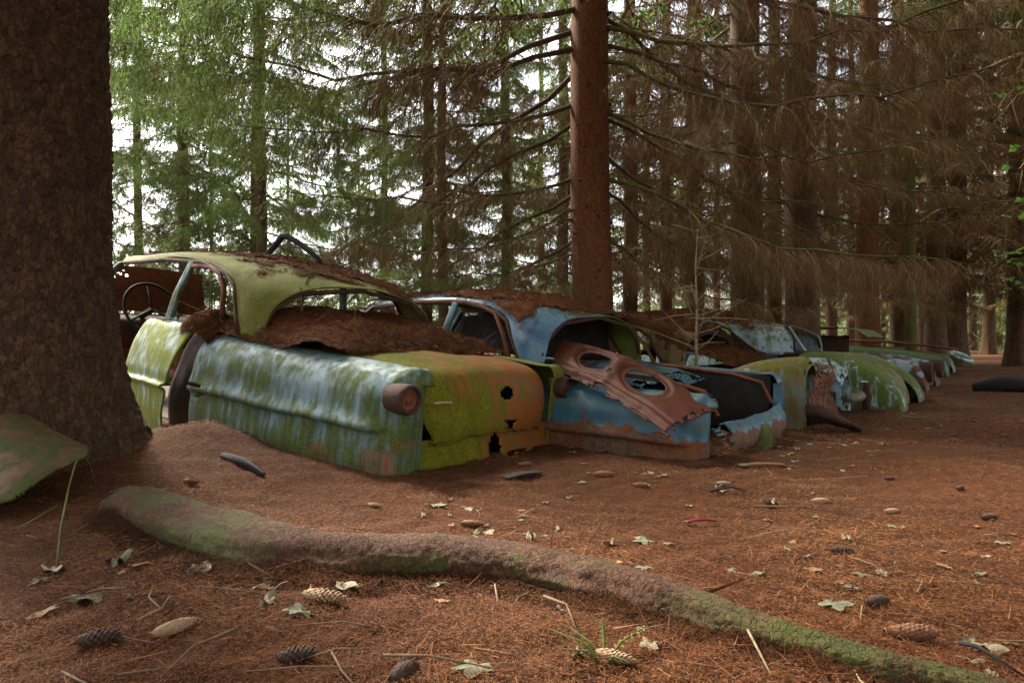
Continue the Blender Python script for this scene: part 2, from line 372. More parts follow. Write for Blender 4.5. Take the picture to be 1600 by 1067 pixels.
def branch_into(bag, seed, L, kind, sec, hang, w, droop=0.25, rise=0.25, org=(0, 0, 0), yaw=0.0, needle=(0.022, 0.0035), npt=9, limb_n=6, r0=None, limb_m=0, bare=0.1, lite=False, hl=1.0):
    r = np.random.default_rng(seed); n = 13; t = np.linspace(0, 1, n)
    wob = r.normal(0, 0.022, (n, 3)).cumsum(0) * L * 0.5
    pts = np.stack([L * t, 0 * t, -droop * L * t + rise * L * t ** 2.2], 1) + wob; pts[0] = 0
    r0 = r0 or 0.0050 * L + 0.003
    c, s = math.cos(yaw), math.sin(yaw); Rm = np.array([[c, -s, 0], [s, c, 0], [0, 0, 1]]); org = np.array(org)
    tf = lambda A: A @ Rm.T + org
    V, Q = tube([tuple(p) for p in tf(pts)], [r0 * (1 - 0.85 * k) + 0.002 for k in t], limb_n, False); bag.add(V, Q, limb_m)
    def at(u): return np.stack([np.interp(u, t, pts[:, k]) for k in range(3)], 1)
    u = np.sort(r.uniform(bare, 1.0, sec)); P0 = at(u); side = np.where(np.arange(sec) % 2 == 0, 1.0, -1.0); ph = r.uniform(0.6, 1.15, sec)
    ls = (0.25 * L * (1 - 0.72 * u) * r.uniform(0.5, 1.2, sec) + 0.10)
    D = np.stack([np.cos(ph), np.sin(ph) * side, r.uniform(-0.5, 0.05, sec)], 1)
    sg = 4; prev = P0; d = D.copy(); nodes = [P0]
    for k in range(sg):
        d = d + np.stack([r.normal(0, .12, sec), r.normal(0, .12, sec), np.full(sec, -0.16)], 1); d /= np.linalg.norm(d, axis=1)[:, None]
        nodes.append(nodes[-1] + d * (ls / sg)[:, None])
    nd = np.array(nodes)                                                   # sg+1, sec, 3
    S = np.stack([-D[:, 1], D[:, 0], r.normal(0, 0.6, sec)], 1); S /= np.linalg.norm(S, axis=1)[:, None]
    wk = np.linspace(1.6, 0.5, sg + 1)[:, None, None] * w
    A = nd - S[None] * wk; B = nd + S[None] * wk
    VV = np.stack([A, B], 2).transpose(1, 0, 2, 3).reshape(-1, 3); base = (np.arange(sec) * (sg + 1) * 2)[:, None]
    FF = np.concatenate([base + np.array([2 * k, 2 * k + 1, 2 * k + 3, 2 * k + 2]) for k in range(sg)])
    bag.add(tf(VV), FF, 1)
    m = sec * hang; si = np.repeat(np.arange(sec), hang); q = r.uniform(0.05, 1, m) * sg; k0 = np.minimum(q.astype(int), sg - 1); f = (q - k0)[:, None]
    H0 = nd[k0, si] * (1 - f) + nd[k0 + 1, si] * f
    HD = np.stack([r.normal(0, 0.42, m), r.normal(0, 0.42, m), -np.abs(r.normal(0.85, 0.35, m))], 1) + D[si] * 0.35
    lh = r.uniform(0.04, 0.17, m) * (0.7 + 0.13 * L) + (r.uniform(0, 1, m) > 0.88) * r.uniform(0.05, 0.25, m)
    lh = lh * hl * np.where(r.uniform(0, 1, m) > .5, 1.0, .55)
    if lite:                                                              # far crowns: one triangle a twig
        A0 = tf(H0); HW = HD @ Rm.T; HW /= np.linalg.norm(HW, axis=1)[:, None]; end = A0 + HW * (lh * 1.25)[:, None]; mid = (A0 + end) / 2
        an = r.uniform(0, 6.28, m); SS = np.stack([np.cos(an), np.sin(an), 0 * an], 1) * w * .6
        bag.add(np.stack([A0 - SS, A0 + SS, end], 1).reshape(-1, 3), np.arange(3 * m).reshape(-1, 3), 1)
    else:
        V, T, mid, end = ribbons(tf(H0), HD @ Rm.T, lh, np.full(m, w), 0.35); bag.add(V, T, 1)
    if kind != 'dead':
        fr = 1.0 if kind == 'green' else 0.45
        k = int(m * npt * fr); j = r.integers(0, m, k); g = r.uniform(0, 1, k)[:, None]
        if kind == 'mixed': j = np.where(u[si[j]] < 0.45, r.integers(m // 2, m, k), j)
        H0w = tf(H0); Pn = np.where(g < 0.5, H0w[j] * (1 - 2 * g) + mid[j] * 2 * g, mid[j] * (2 - 2 * g) + end[j] * (2 * g - 1))
        ax_ = end[j] - H0w[j]; ax_ /= np.linalg.norm(ax_, axis=1)[:, None] + 1e-6
        dn = ax_ * 0.7 + r.normal(0, 0.55, (k, 3)); dn /= np.linalg.norm(dn, axis=1)[:, None]
        ss = np.cross(dn, r.normal(0, 1, (k, 3))); ss /= np.linalg.norm(ss, axis=1)[:, None] + 1e-6
        ln = needle[0] * r.uniform(0.7, 1.4, k)[:, None]; wn = needle[1] * r.uniform(0.7, 1.3, k)[:, None]
        VN = np.stack([Pn - ss * wn / 2, Pn + ss * wn / 2, Pn + dn * ln], 1).reshape(-1, 3); bag.add(VN, np.arange(3 * k).reshape(-1, 3), 2)
BM = [M['limb'], M['twig'], M['green']]
BMm = [M['limb_moss'], M['twig'], M['green']]
def branch_mesh(seed, L, kind, sec, hang, w, mats, **k):
    b = Bag(); branch_into(b, seed, L, kind, sec, hang, w, **k); me = b.mesh('branch')
    for m_ in mats: me.materials.append(m_)
    return me
DEAD = [branch_mesh(100 + i, 3.0, 'dead', 130, 30, 0.0022, BMm if i % 3 == 0 else BM, hl=1.45, droop=(0.30, 0.55, 0.42, 0.18, 0.62)[i], rise=(0.22, 0.12, 0.35, 0.25, 0.30)[i]) for i in range(5)]
MIX = [branch_mesh(140 + i, 3.0, 'mixed', 110, 24, 0.0026, BM, hl=2.4, droop=(0.35, 0.25, 0.5)[i], rise=0.2, npt=16) for i in range(3)]
GRN = [branch_mesh(160 + i, 3.0, 'green', 90, 15, 0.0034, BM, hl=1.7, droop=(0.3, 0.15, 0.42)[i], rise=0.22, npt=18, needle=(0.026, 0.0045)) for i in range(3)]

def crown_mesh(seed, z0, z1, step, Lf, kind_of, sec, hang, w, per=5, needle=(0.05, 0.011), npt=5):
    b = Bag(); r = random.Random(seed); z = z0; k = 0
    while z < z1:
        for j in range(per):
            zz = z + r.uniform(-0.2, 0.2); L = Lf(zz) * r.uniform(0.7, 1.2)
            branch_into(b, seed * 1000 + k, L, kind_of(zz, r), sec, hang, w, droop=r.uniform(0.2, 0.6), rise=r.uniform(0.1, 0.3), org=(0, 0, zz),
                        yaw=2 * pi * (j + r.uniform(-0.3, 0.3)) / per + z * 2.1, needle=needle, npt=npt, limb_n=4, lite=True)
            k += 1
        z += step * r.uniform(0.8, 1.2)
    me = b.mesh('crown')
    for m_ in BM: me.materials.append(m_)
    return me
CR_GREEN = [crown_mesh(13 + s, 1.0, 12.0, 0.55, lambda z: 2.9 - 0.13 * z, lambda z, r: 'mixed' if r.random() < 0.35 else 'green', 40, 10, 0.008, npt=6, needle=(0.045, 0.010)) for s in range(2)]
CR_TOP = crown_mesh(23, 5.6, 13.0, 0.62, lambda z: 3.3 - 0.2 * (z - 5.6), lambda z, r: 'green', 22, 7, 0.012, per=6, needle=(0.09, 0.022), npt=5)
CR_FAR = [crown_mesh(33 + s, 2.3, 10.0, 0.55, lambda z: 2.2, lambda z, r: 'dead' if z < 5.5 or r.random() < 0.5 else 'mixed', 44, 14, 0.0070) for s in range(2)]
CR_DEAD = CR_FAR
def topped(t, k, sc=1.0):
    c = link(bpy.data.objects.new('crown', CR_TOP), t); c.rotation_euler.z = k * 1.9; c.scale = (sc, sc, 1.0); return c
# ------------------------------------------------------------------ trunks
def trunk_mesh(r, H, seed, flare=0.5, n=18, rings=40, lean=(0, 0), plates=0.0, zmin=-0.25, taper=0.035, arc=None, fl_h=0.35, knots=()):
    V = []; zs = [zmin + (H - zmin) * (i / (rings - 1)) ** 1.35 for i in range(rings)]
    for z in zs:
        for k in range(n):
            a = 2 * pi * k / n; zz = max(z, 0)
            f = flare * math.exp(-zz / fl_h) * (1 + 0.45 * sin(a * 5 + seed) + 0.25 * sin(a * 3 + seed * 2)) if flare else 0
            rr = r * (1 - taper * zz) * (1 + f) + 0.03 * r * noise.noise(Vector((cos(a) * 2, sin(a) * 2, z * 1.2 + seed)))
            V.append((rr * cos(a) + lean[0] * z + 0.02 * sin(z * 0.9 + seed), rr * sin(a) + lean[1] * z, z))
    Q = [(i * n + k, i * n + (k + 1) % n, (i + 1) * n + (k + 1) % n, (i + 1) * n + k) for i in range(rings - 1) for k in range(n)]
    Q += [((rings - 1) * n, (rings - 1) * n + k, (rings - 1) * n + k + 1, (rings - 1) * n + k + 2) for k in range(1, n - 2, 2)]
    return np_mesh('trunk', V, [Q])
def tree(label, x, y, r, H, mat, group='spruce trees standing in the wood', lean=(0, 0), crown=None, cscale=1.0, branches=None, seed=0, name='spruce_tree', n=18, rings=40, flare=0.4):
    z = G(x, y); t = empty(name, (x, y, z)); tag(t, label, 'tree', group)
    ob('trunk', trunk_mesh(r, H, seed, flare, n, rings, lean), t, mat)
    if crown is not None:
        c = link(bpy.data.objects.new('crown', crown), t); c.rotation_euler.z = seed * 1.37; c.scale = (cscale, cscale, cscale * (0.95 + 0.1 * sin(seed)))
        c.location = (0, 0, -0.2)
    for (me, zb, yaw, sc, tilt, roll) in (branches or []):
        b = link(bpy.data.objects.new('branch', me), t)
        b.location = (lean[0] * zb + r * 0.75 * cos(yaw), lean[1] * zb + r * 0.75 * sin(yaw), zb); b.rotation_euler = (roll, tilt, yaw); b.scale = (sc, sc, sc)
    return t
def whorls(seed, z0, z1, step, per, pool, sc=(0.7, 1.15), tilt=(-0.15, 0.2), skip=None):
    r = random.Random(seed); L = []; z = z0
    while z < z1:
        for j in range(per):
            yaw = 2 * pi * (j + r.uniform(-0.35, 0.35)) / per + z * 1.9
            if skip and skip(yaw % (2 * pi), z): continue
            L.append((r.choice(pool), z + r.uniform(-0.12, 0.12), yaw, r.uniform(*sc), r.uniform(*tilt), r.uniform(-0.3, 0.3)))
        z += step * r.uniform(0.75, 1.25)
    return L
def bx(p, d): return (p - HX) / F * d

# the near spruce with scaly bark at the edge of the picture: trunk with bark plates built as relief
T0X, T0Y, T0R = -2.36, 3.25, 0.385
t0 = empty('spruce_tree', (T0X, T0Y, G(T0X, T0Y) - 0.05)); tag(t0, 'huge dark spruce with scaly bark filling the left edge of the picture', 'tree', 'spruce trees standing in the wood')
def big_trunk():
    n, rings, H = 270, 470, 3.6; V = np.zeros((rings, n, 3)); S = 30.0
    for i in range(rings):
        z = -0.25 + (H + 0.25) * i / (rings - 1)
        zz = max(z, 0)
        for k in range(n):
            a = 2 * pi * k / n
            f = 0.48 * math.exp(-zz / 0.30) * (0.75 + 0.55 * sin(a * 3 + 0.6) ** 2 + 0.3 * sin(a * 5 + 2)) + 0.10 * math.exp(-zz / 0.9)
            rr = T0R * (1 - 0.022 * zz) * (1 + f)
            p = Vector((cos(a) * T0R * S, sin(a) * T0R * S, z * S * 0.72)) + noise.noise_vector(Vector((cos(a) * 3, sin(a) * 3, z * 5))) * 0.9
            dd, pp = noise.voronoi(p)
            e = min((dd[1] - dd[0]) * 1.6, 1.0); cellr = noise.noise(pp[0] * 3.7)
            lift = (p.z - pp[0].z)                                      # each flake lifts at its lower rim
            rr += 0.012 * (e ** 0.5) + 0.010 * cellr - 0.014 * lift * e + 0.014 * noise.noise(Vector((cos(a) * 2.5, sin(a) * 2.5, z * 1.6)))
            V[i, k] = (rr * cos(a), rr * sin(a), z)
    idx = np.arange(rings * n).reshape(rings, n); nx = np.roll(idx, -1, 1)
    Q = np.stack([idx[:-1], nx[:-1], nx[1:], idx[1:]], -1).reshape(-1, 4)
    return np_mesh('trunk', V.reshape(-1, 3), [Q])
ob('trunk', big_trunk(), t0, M['bark_big'])
ob('upper_trunk', trunk_mesh(T0R * 0.94, 8.0, 3, 0, 24, 20, zmin=3.55, taper=0.02), t0, M['bark_big'])
# its root crossing the foreground, points given as photo pixel of the crest line -> on the ground
def root_pts():
    P = []
    for (x, y, r) in ((165, 772, 0.045), (215, 790, 0.082), (330, 838, 0.092), (450, 868, 0.088), (580, 880, 0.085), (700, 882, 0.082), (820, 894, 0.078), (930, 914, 0.072),
                      (1040, 942, 0.062), (1150, 980, 0.050), (1260, 1014, 0.041), (1370, 1044, 0.036), (1480, 1068, 0.033), (1640, 1105, 0.028), (1760, 1130, 0.015)):
        d = 2.6                                         # photo pixel of the axis, which lies a little above the needles
        for _ in range(12):
            X = bx(x, d); z = float(gz(X, d)) + r * 0.28; d = (EYE - z) * F / (y - HY)
        z += r - (0.09 if x < 200 else 0)
        P.append((bx(x, d), d, z - r, r))
    return P
RP = np.array(root_pts())
def root_mesh():
    n, rings = 72, 420; V = np.zeros((rings, n, 3))
    for i in range(rings):
        t = i / (rings - 1); c = cr(RP, t); c2 = cr(RP, min(t + 0.004, 1)); c0 = cr(RP, max(t - 0.004, 0))
        tg = Vector(c2[:3] - c0[:3]).normalized(); sd_ = tg.cross(Vector((0, 0, 1))).normalized(); up = sd_.cross(tg)
        for k in range(n):
            a = 2 * pi * k / n; r = c[3]; p = Vector((t * 60, cos(a) * 2.6, sin(a) * 2.6)); dd, pp = noise.voronoi(p + noise.noise_vector(p * 0.8) * 0.5)
            rr = r * (1 + 0.20 * noise.noise(Vector((t * 16, cos(a) * 1.5, sin(a) * 1.5))) + 0.16 * noise.noise(Vector((t * 22, 3.0, 0))) + 0.18 * noise.noise(Vector((t * 5, cos(a) + 4, sin(a))))) + 0.003 * min(1, (dd[1] - dd[0]) * 2) + 0.003 * noise.noise(p * 3) + 0.003 * noise.noise(pp[0] * 3)
            V[i, k] = Vector(c[:3]) + sd_ * rr * cos(a) * 1.12 + up * rr * sin(a) * 0.84
    idx = np.arange(rings * n).reshape(rings, n); nx = np.roll(idx, -1, 1)
    return np_mesh('root', V.reshape(-1, 3), [np.stack([idx[:-1], nx[:-1], nx[1:], idx[1:]], -1).reshape(-1, 4)])
ro = ob('root', root_mesh(), None, M['bark_root']); ro.parent = t0; ro.matrix_parent_inverse = Matrix.Translation(-Vector(t0.location)); tag(ro, 'long mossy root crossing the foreground')
for (me, zb, yaw, sc, tl) in ((DEAD[3], 4.0, 0.65, 0.9, -0.1), (DEAD[2], 4.3, 1.2, 1.0, -0.1), (MIX[0], 4.6, 0.5, 1.2, 0.0)):
    b = link(bpy.data.objects.new('branch', me), t0); b.location = (0.3 * cos(yaw), 0.3 * sin(yaw), zb); b.rotation_euler = (0, tl, yaw); b.scale = (sc,) * 3

# the spruce in the middle with its long bare limbs
c_x, c_y = bx(926, 6.9), 6.9
LIMB = []
def aim(zpx, side_yaw, me, sc, tilt, roll=0.0):
    LIMB.append((me, EYE + (HY - zpx) / F * c_y - G(c_x, c_y), side_yaw, sc, tilt, roll))
PIv = pi
for zpx, yw, mi, sc, tl in ((-140, 3.25, 1, 1.5, 0.0), (-60, 3.5, 0, 1.55, 0.0), (20, 3.45, 4, 1.6, 0.0), (50, 3.05, 3, 1.55, -0.08), (80, 3.3, 0, 1.45, -0.1), (110, 2.7, 1, 1.5, 0.1), (165, 3.15, 4, 1.2, 0.0),
                            (190, 2.8, 1, 1.2, 0.0), (280, 3.2, 4, 1.0, 0.0), (300, 2.7, 1, 1.1, 0.0), (330, 3.5, 2, 0.7, 0.1), (375, 2.9, 1, 0.8, 0.1), (395, 3.3, 4, 0.6, 0.1)):
    aim(zpx, yw, MIX[mi % 3] if mi in (0, 4, 3) else DEAD[mi], sc, tl)
for zpx, yw, mi, sc, tl in ((-120, -0.2, 0, 1.3, 0.0), (-40, -0.7, 1, 1.2, 0.1), (30, 0.2, 2, 1.2, 0.1), (50, -0.5, 3, 1.2, 0.1), (75, -0.15, 1, 1.1, 0.0), (105, -0.8, 2, 1.1, 0.15), (180, -0.3, 3, 0.95, 0.2),
                            (185, 0.3, 1, 1.1, 0.05), (250, -0.1, 4, 1.0, 0.1), (285, -0.45, 0, 1.0, 0.25), (300, 0.4, 2, 0.9, 0.1), (380, -0.2, 2, 0.7, 0.2), (30, 1.4, 0, 1.1, 0), (150, 1.7, 1, 1.1, 0), (280, 1.3, 2, 1.1, 0)):
    aim(zpx, yw, DEAD[mi], sc, tl)
mid_tree = tree('reddish brown spruce with many long bare limbs behind the blue car', c_x, c_y, 0.215, 9.0, M['bark_red'], branches=LIMB, seed=2, n=28, rings=70, lean=(-0.004, 0), flare=0.25)
for k in range(46):                                                   # knots and broken branch stubs
    z = rnd.uniform(0.4, 4.6); a = rnd.uniform(3.0, 6.4); r = 0.215 * (1 - 0.035 * z); c = Vector((r * cos(a) * 0.95 - 0.004 * z, r * sin(a) * 0.95, z)); d = Vector((cos(a), sin(a), rnd.uniform(-0.4, 0.3)))
    V, Q = tube([c - d * 0.02, c + d * 0.012, c + d * rnd.uniform(0.02, 0.07)], [0.030, 0.020, 0.007], 7); ob('branch_stub', np_mesh('branch_stub', V, [Q]), mid_tree, M['bark_dark'])

topped(mid_tree, 2, 1.2); topped(t0, 4, 1.3)  # upper crowns out of view, added overhead to shade the ground
# the rest of the stand: (photo column, depth, radius, material, label)
stand = [
    (1166, 8.8, 0.215, 'bark_dark', 'thick brown spruce standing directly behind the pale blue wreck roof', 1),
    (1253, 9.6, 0.235, 'bark_dark', 'stout dark spruce standing at the end of the pale blue wreck roof', 2),
    (1357, 13.0, 0.215, 'bark_red', 'brown spruce rising behind the raised bonnet of the far wreck', 3),
]
for i, (p, d, r, m_, lb, s) in enumerate(stand):
    br = whorls(40 + s, 2.0, 6.6, 0.56, 5, DEAD, (0.6, 1.05), (-0.25, 0.1), skip=lambda yw, z: z < 3.2 and 4.0 < yw < 5.5)
    tr = tree(lb, bx(p, d), d, r, 10, M[m_], branches=br, seed=s, n=24, rings=50, flare=0.3)
more = [
    (1402, 16, 0.17, 'bark_dark', 'slim brown spruce between two wider trunks right of the far wreck'),
    (1424, 12.5, 0.095, 'bark_green', 'thin pole-like spruce trunk green with algae'),
    (1463, 13.5, 0.19, 'bark_dark', 'broad trunk at the path, paired close with the trunk right beside it'),
    (1495, 14.2, 0.20, 'bark_dark', 'right trunk of the close pair beside the path'),
    (1590, 14.5, 0.20, 'bark_dark', 'dark trunk cut by the right edge of the picture'),
    (1545, 21, 0.17, 'bark_dark', 'thin far trunk between the close pair and the picture edge'),
]
for i, (p, d, r, m_, lb) in enumerate(more):
    tree(lb, bx(p, d), d, r, 12, M[m_], crown=CR_FAR[i % 2] if r > 0.1 else None, cscale=0.9 + 0.07 * i, seed=20 + i)
left = [
    (215, 15, 0.13, 'small spruce with green sprays nearest the huge trunk'), (287, 13, 0.16, 'green spruce above the front of the mossy green car roof'),
    (402, 14, 0.19, 'spruce with a thick brown trunk above the mossy green roof'),
    (600, 17, 0.13, 'pale slim trunk standing against the white sky gap'),
    (668, 13, 0.17, 'spruce with brown trunk above the blue car roof'),
    (790, 15, 0.16, 'dim spruce standing just left of the reddish middle trunk'),
    (845, 24, 0.17, 'far spruce half hidden by the reddish middle trunk'),
]
for i, (p, d, r, lb) in enumerate(left):
    tree(lb, bx(p, d), d, r * .72, 13, M['bark_dark'], crown=(CR_GREEN + CR_GREEN)[i % 4] if p < 640 else (CR_GREEN + CR_DEAD)[i % 4], cscale=0.85 + 0.08 * (i % 4), seed=50 + i)
for k, (x, y) in enumerate(((-3.9, 10.6), (-1.2, 11.8), (-6.4, 10.5))):                # younger spruces with drooping green sprays at the edge of the clearing
    tree(('young spruce with bright drooping sprays over the roof of the mossy car', 'young spruce with drooping sprays over the gap between the mossy and the blue roof', 'young spruce with drooping sprays close beside the huge trunk', 'young spruce with drooping sprays above the bent metal strip', 'young spruce with pale sprays deep behind the huge trunk', 'young spruce with drooping sprays just left of the reddish middle trunk')[k], x, y, 0.09, 7.5, M['bark_dark'], branches=whorls(70 + k, 2.3, 7.2, 0.70, 4, GRN, (0.5, 0.85)), seed=170 + k)
for (p, d) in ((330, 27), (450, 31), (560, 36), (690, 29), (800, 34)):
    tree('pale green spruce far back against the white sky at the ' + {330: 'huge trunk side', 450: 'bent metal strip', 560: 'mossy roof end', 690: 'blue roof', 800: 'reddish middle trunk'}[p], bx(p, d), d, .09, 12, M['bark_dark'], crown=CR_GREEN[p % 2], cscale=1.0, seed=p, n=8, rings=12)
# trees farther in: told apart only by where they stand
rr_ = random.Random(5); k = 0
for (p, d) in ((985, 15), (1040, 19), (1085, 13), (1120, 24), (1210, 17), (1235, 30), (1300, 20), (1330, 27), (1440, 24), (1520, 30), (1640, 19), (1700, 13), (1560, 37), (1380, 36), (1180, 40), (1010, 32),
               (-60, 24), (880, 18), (1070, 45), (1290, 48), (1470, 50), (1620, 46), (1820, 24), (1900, 16), (1150, 33), (1250, 38), (1345, 42), (1415, 33), (1500, 40), (1590, 33), (1690, 40), (1760, 33), (1050, 38)):
    tree('dim spruce in the depth of the wood behind the nearer trunks', bx(p, d), d, rr_.uniform(0.13, 0.2), 14, M['bark_dark'],
         crown=(CR_DEAD if p > 900 and d < 30 else CR_GREEN)[k % 2], cscale=rr_.uniform(0.9, 1.25), seed=80 + k, group='dim spruces in the depth of the wood', n=10, rings=16)
    k += 1
# trees beside and behind the photographer: unseen, added to shade the clearing
for (x, y, s) in ((7.4, 3.6, 1), (5.2, 0.9, 2), (2.9, -1.9, 3), (-0.6, -3.0, 4), (8.5, 6.5, 5), (-4.4, -1.2, 6)):
    tree('spruce beside the clearing outside the picture, added for shade', x, y, 0.2, 12, M['bark_dark'], crown=CR_DEAD[s % 2], cscale=1.65, seed=130 + s, group='spruces around the clearing', n=10, rings=16).children[1].data = CR_TOP

# the undergrowth that closes the view far inside the wood
ub = Bag(); m_ = 110000; xx = rng.uniform(-45, 75, m_); yy = rng.uniform(40, 62, m_) - 0.12 * np.abs(xx - 20); hh = 3.2 + 1.6 * np.sin(xx * .35) + 1.1 * np.sin(xx * 1.3 + 1)
zz = hh * rng.uniform(0, 1, m_) ** 1.2; P_ = np.stack([xx, yy, zz + .2], 1); dv = rng.normal(0, 1, (m_, 3)); dv /= np.linalg.norm(dv, axis=1)[:, None]; ev = np.cross(dv, rng.normal(0, 1, (m_, 3)))
ev /= np.linalg.norm(ev, axis=1)[:, None]; s_ = rng.uniform(.10, .30, (m_, 1)); ub.add(np.stack([P_ - ev * s_ * .18, P_ + ev * s_ * .18, P_ + dv * s_], 1).reshape(-1, 3), np.arange(3 * m_).reshape(-1, 3))
tag(ob('undergrowth', ub.mesh('undergrowth'), None, M['green'], False), 'dim green undergrowth closing the view far inside the wood', 'undergrowth', None, 'stuff')

# ------------------------------------------------------------------ wrecked cars: local x = forward from the tail, y = the car's left, z = up
M['c1_side'] = wreck('pale_blue_paint', (0.155, 0.225, 0.245), (0.045, 0.066, 0.014), (0.17, 0.06, 0.026), 0.84, 0.24, -0.08, (0.15, 0.20, 0.23), -0.02, 0.6, (0.095, 0.115, 0.016), m_low=(0.20, 0.12), spots=((.36, .87, .02, .12), (.02, .84, .10, .09), (-.03, .74, .20, .06)), soft=1.5)
M['c1_door'] = wreck('algae_door_paint', (0.30, 0.36, 0.34), (0.12, 0.145, 0.012), (0.17, 0.06, 0.026), 0.98, 0.05, -0.10, None, None, 0.45, (0.19, 0.22, 0.018), soft=1.6)
M['c1_roof'] = wreck('mossy_roof_paint', (0.36, 0.42, 0.42), (0.105, 0.105, 0.014), (0.15, 0.06, 0.026), 1.12, 0.08, 0.10, None, None, 0.5, (0.145, 0.135, 0.018))
M['c1_lid'] = wreck('lid_moss_rust', (0.23, 0.085, 0.030), (0.100, 0.098, 0.012), (0.20, 0.070, 0.022), 0.80, 0.25, -0.02, (0.18, 0.085, 0.055), None, 0.6, (0.16, 0.150, 0.022), ygrad=0.24)
M['c2_roof'] = wreck('blue_roof_paint', (0.085, 0.15, 0.20), (0.10, 0.105, 0.018), (0.15, 0.055, 0.026), 0.78, 0.12, 0.10, (0.045, 0.09, 0.14), None, 0.25, (0.14, 0.15, 0.03), ygrad=-0.45)
M['c2_side'] = wreck('teal_paint', (0.045, 0.115, 0.145), (0.075, 0.085, 0.020), (0.13, 0.05, 0.024), 0.62, 0.36, 0.0, (0.030, 0.072, 0.11), 0.10, 0.4)
M['c3'] = wreck('olive_brown_paint', (0.135, 0.080, 0.026), (0.105, 0.092, 0.014), (0.15, 0.06, 0.025), 0.72, 0.22, 0.10, (0.10, 0.17, 0.18), None, 0.5)
M['c3_roof'] = wreck('brown_roof_paint', (0.14, 0.085, 0.035), (0.10, 0.085, 0.020), (0.13, 0.052, 0.024), 0.55, 0.30, 0.15, None, None, 0.5)
M['c4_roof'] = wreck('pale_blue_roof_paint', (0.36, 0.45, 0.48), (0.075, 0.110, 0.022), (0.14, 0.055, 0.025), 0.62, 0.10, 0.08, (0.30, 0.38, 0.41), None, 0.42)
M['c4_fender'] = wreck('green_fender_paint', (0.40, 0.48, 0.50), (0.070, 0.105, 0.022), (0.13, 0.05, 0.022), 0.88, 0.14, 0.10, None, 0.0, 0.5, (0.115, 0.135, 0.028))
M['c5'] = wreck('brown_wreck_paint', (0.24, 0.30, 0.33), (0.060, 0.075, 0.018), (0.105, 0.045, 0.030), 0.40, 0.62, 0.1, None, 0.1, 0.5)
M['c6'] = wreck('dark_green_paint', (0.07, 0.12, 0.06), (0.06, 0.085, 0.02), (0.12, 0.05, 0.025), 0.7, 0.3, 0.1)
M['flap'] = wreck('mossy_sheet', (0.12, 0.055, 0.022), (0.036, 0.045, 0.007), (0.08, 0.034, 0.015), 0.70, 0.2, 0.05, None, None, 0.7, (0.055, 0.064, 0.009))

M['c1_lid'].node_tree.nodes['Principled BSDF'].inputs['Specular IOR Level'].default_value = 0.2
PSI1, PSI = math.atan2(0.549, -0.836), math.atan2(0.6, -0.8)
ROOF = [[(1.07, .73, .60), (1.24, .75, .61), (1.36, .71, .80), (1.50, .67, .95), (2.0, .63, 1.04), (2.92, .57, 1.00)],
        [(1.06, .65, .79), (1.20, .67, .86), (1.40, .645, .95), (1.60, .61, 1.02), (2.05, .585, 1.065), (2.95, .52, 1.03)],
        [(1.06, .42, .90), (1.24, .43, .97), (1.50, .43, 1.03), (1.80, .42, 1.075), (2.20, .41, 1.095), (2.98, .38, 1.055)],
        [(1.05, 0, .94), (1.28, 0, 1.00), (1.58, 0, 1.06), (1.90, 0, 1.10), (2.30, 0, 1.11), (3.00, 0, 1.07)]]
ROOF = ROOF + mirror_rows(ROOF[:3])[::-1]
def roof_net(belt=0.60, k=1.0, dx=0.0, w=1.0):
    return Net([[(x + dx, y * w, belt + (z - 0.60) * k) for x, y, z in r] for r in ROOF])
PROF = [(.59, .558), (.70, .562), (.79, .52), (.845, .43), (.864, .33), (.890, .278), (.862, .240), (.872, .12), (.850, -.02), (.82, -.14)]
def quarter_net(s=1, dz=0.0, kz=1.0, front=1.5, dropx=0.0):
    cols = [(-.04, .10, -.02), (-.075, .55, -.008), (-.035, .90, 0), (.06, .985, 0), (.30, 1.0, .01), (.62, 1.0, .012), (1.0, 1.0, .015), (front, .97, .02)]
    rows = []
    for (x, q, e) in cols:
        row = []
        for (y, z) in PROF:
            yy = .59 + (y - .59) * q
            if q < .6: z = min(z, .50)
            if q < .95: yy = min(yy, .81) if q > .5 else yy
            row.append((x + (dropx * (0.5 - z) if x >= front else 0), s * yy, dz + (z + (e if z > .3 else 0)) * kz))
        rows.append(row)
    return Net(rows)
def door_net(x0, x1, s=1, dz=0.0, lean=0.12, out=0.0, belt=0.62):
    P = [(.735, belt), (.775, belt - .035), (.835, .47), (.868, .35), (.872, .285), (.905, .262), (.870, .225), (.868, .10), (.840, -.02), (.80, -.12)]
    return Net([[(x0 + lean * max(0, (.55 - z)) , s * (y + out), z + dz) for y, z in P]] + [[(x0 + (x1 - x0) * f, s * (y + out * (1 - f)), z + dz) for y, z in P] for f in (.25, .5, .75, .94)] +
               [[(x1, s * (y - .012), z + dz) for y, z in P]])
def lid_net(dz=0.0, kz=1.0, yw=.585):
    P = [(1.02, .575), (.75, .572), (.45, .568), (.20, .55), (.06, .515), (-.015, .43), (-.045, .31), (-.055, .22), (-.045, .165)]
    rows = []
    for f in (-1, -.85, -.5, 0, .5, .85, 1):
        rows.append([(x - (.02 * (1 - f * f) if x < .1 else 0) + (0.02 if abs(f) == 1 and x < .1 else 0), yw * f * (1 - (.10 if x < 0.0 and z < .25 and abs(f) == 1 else 0)), dz + (z + .028 * (1 - f * f)) * kz) for x, z in P])
    return Net(rows)
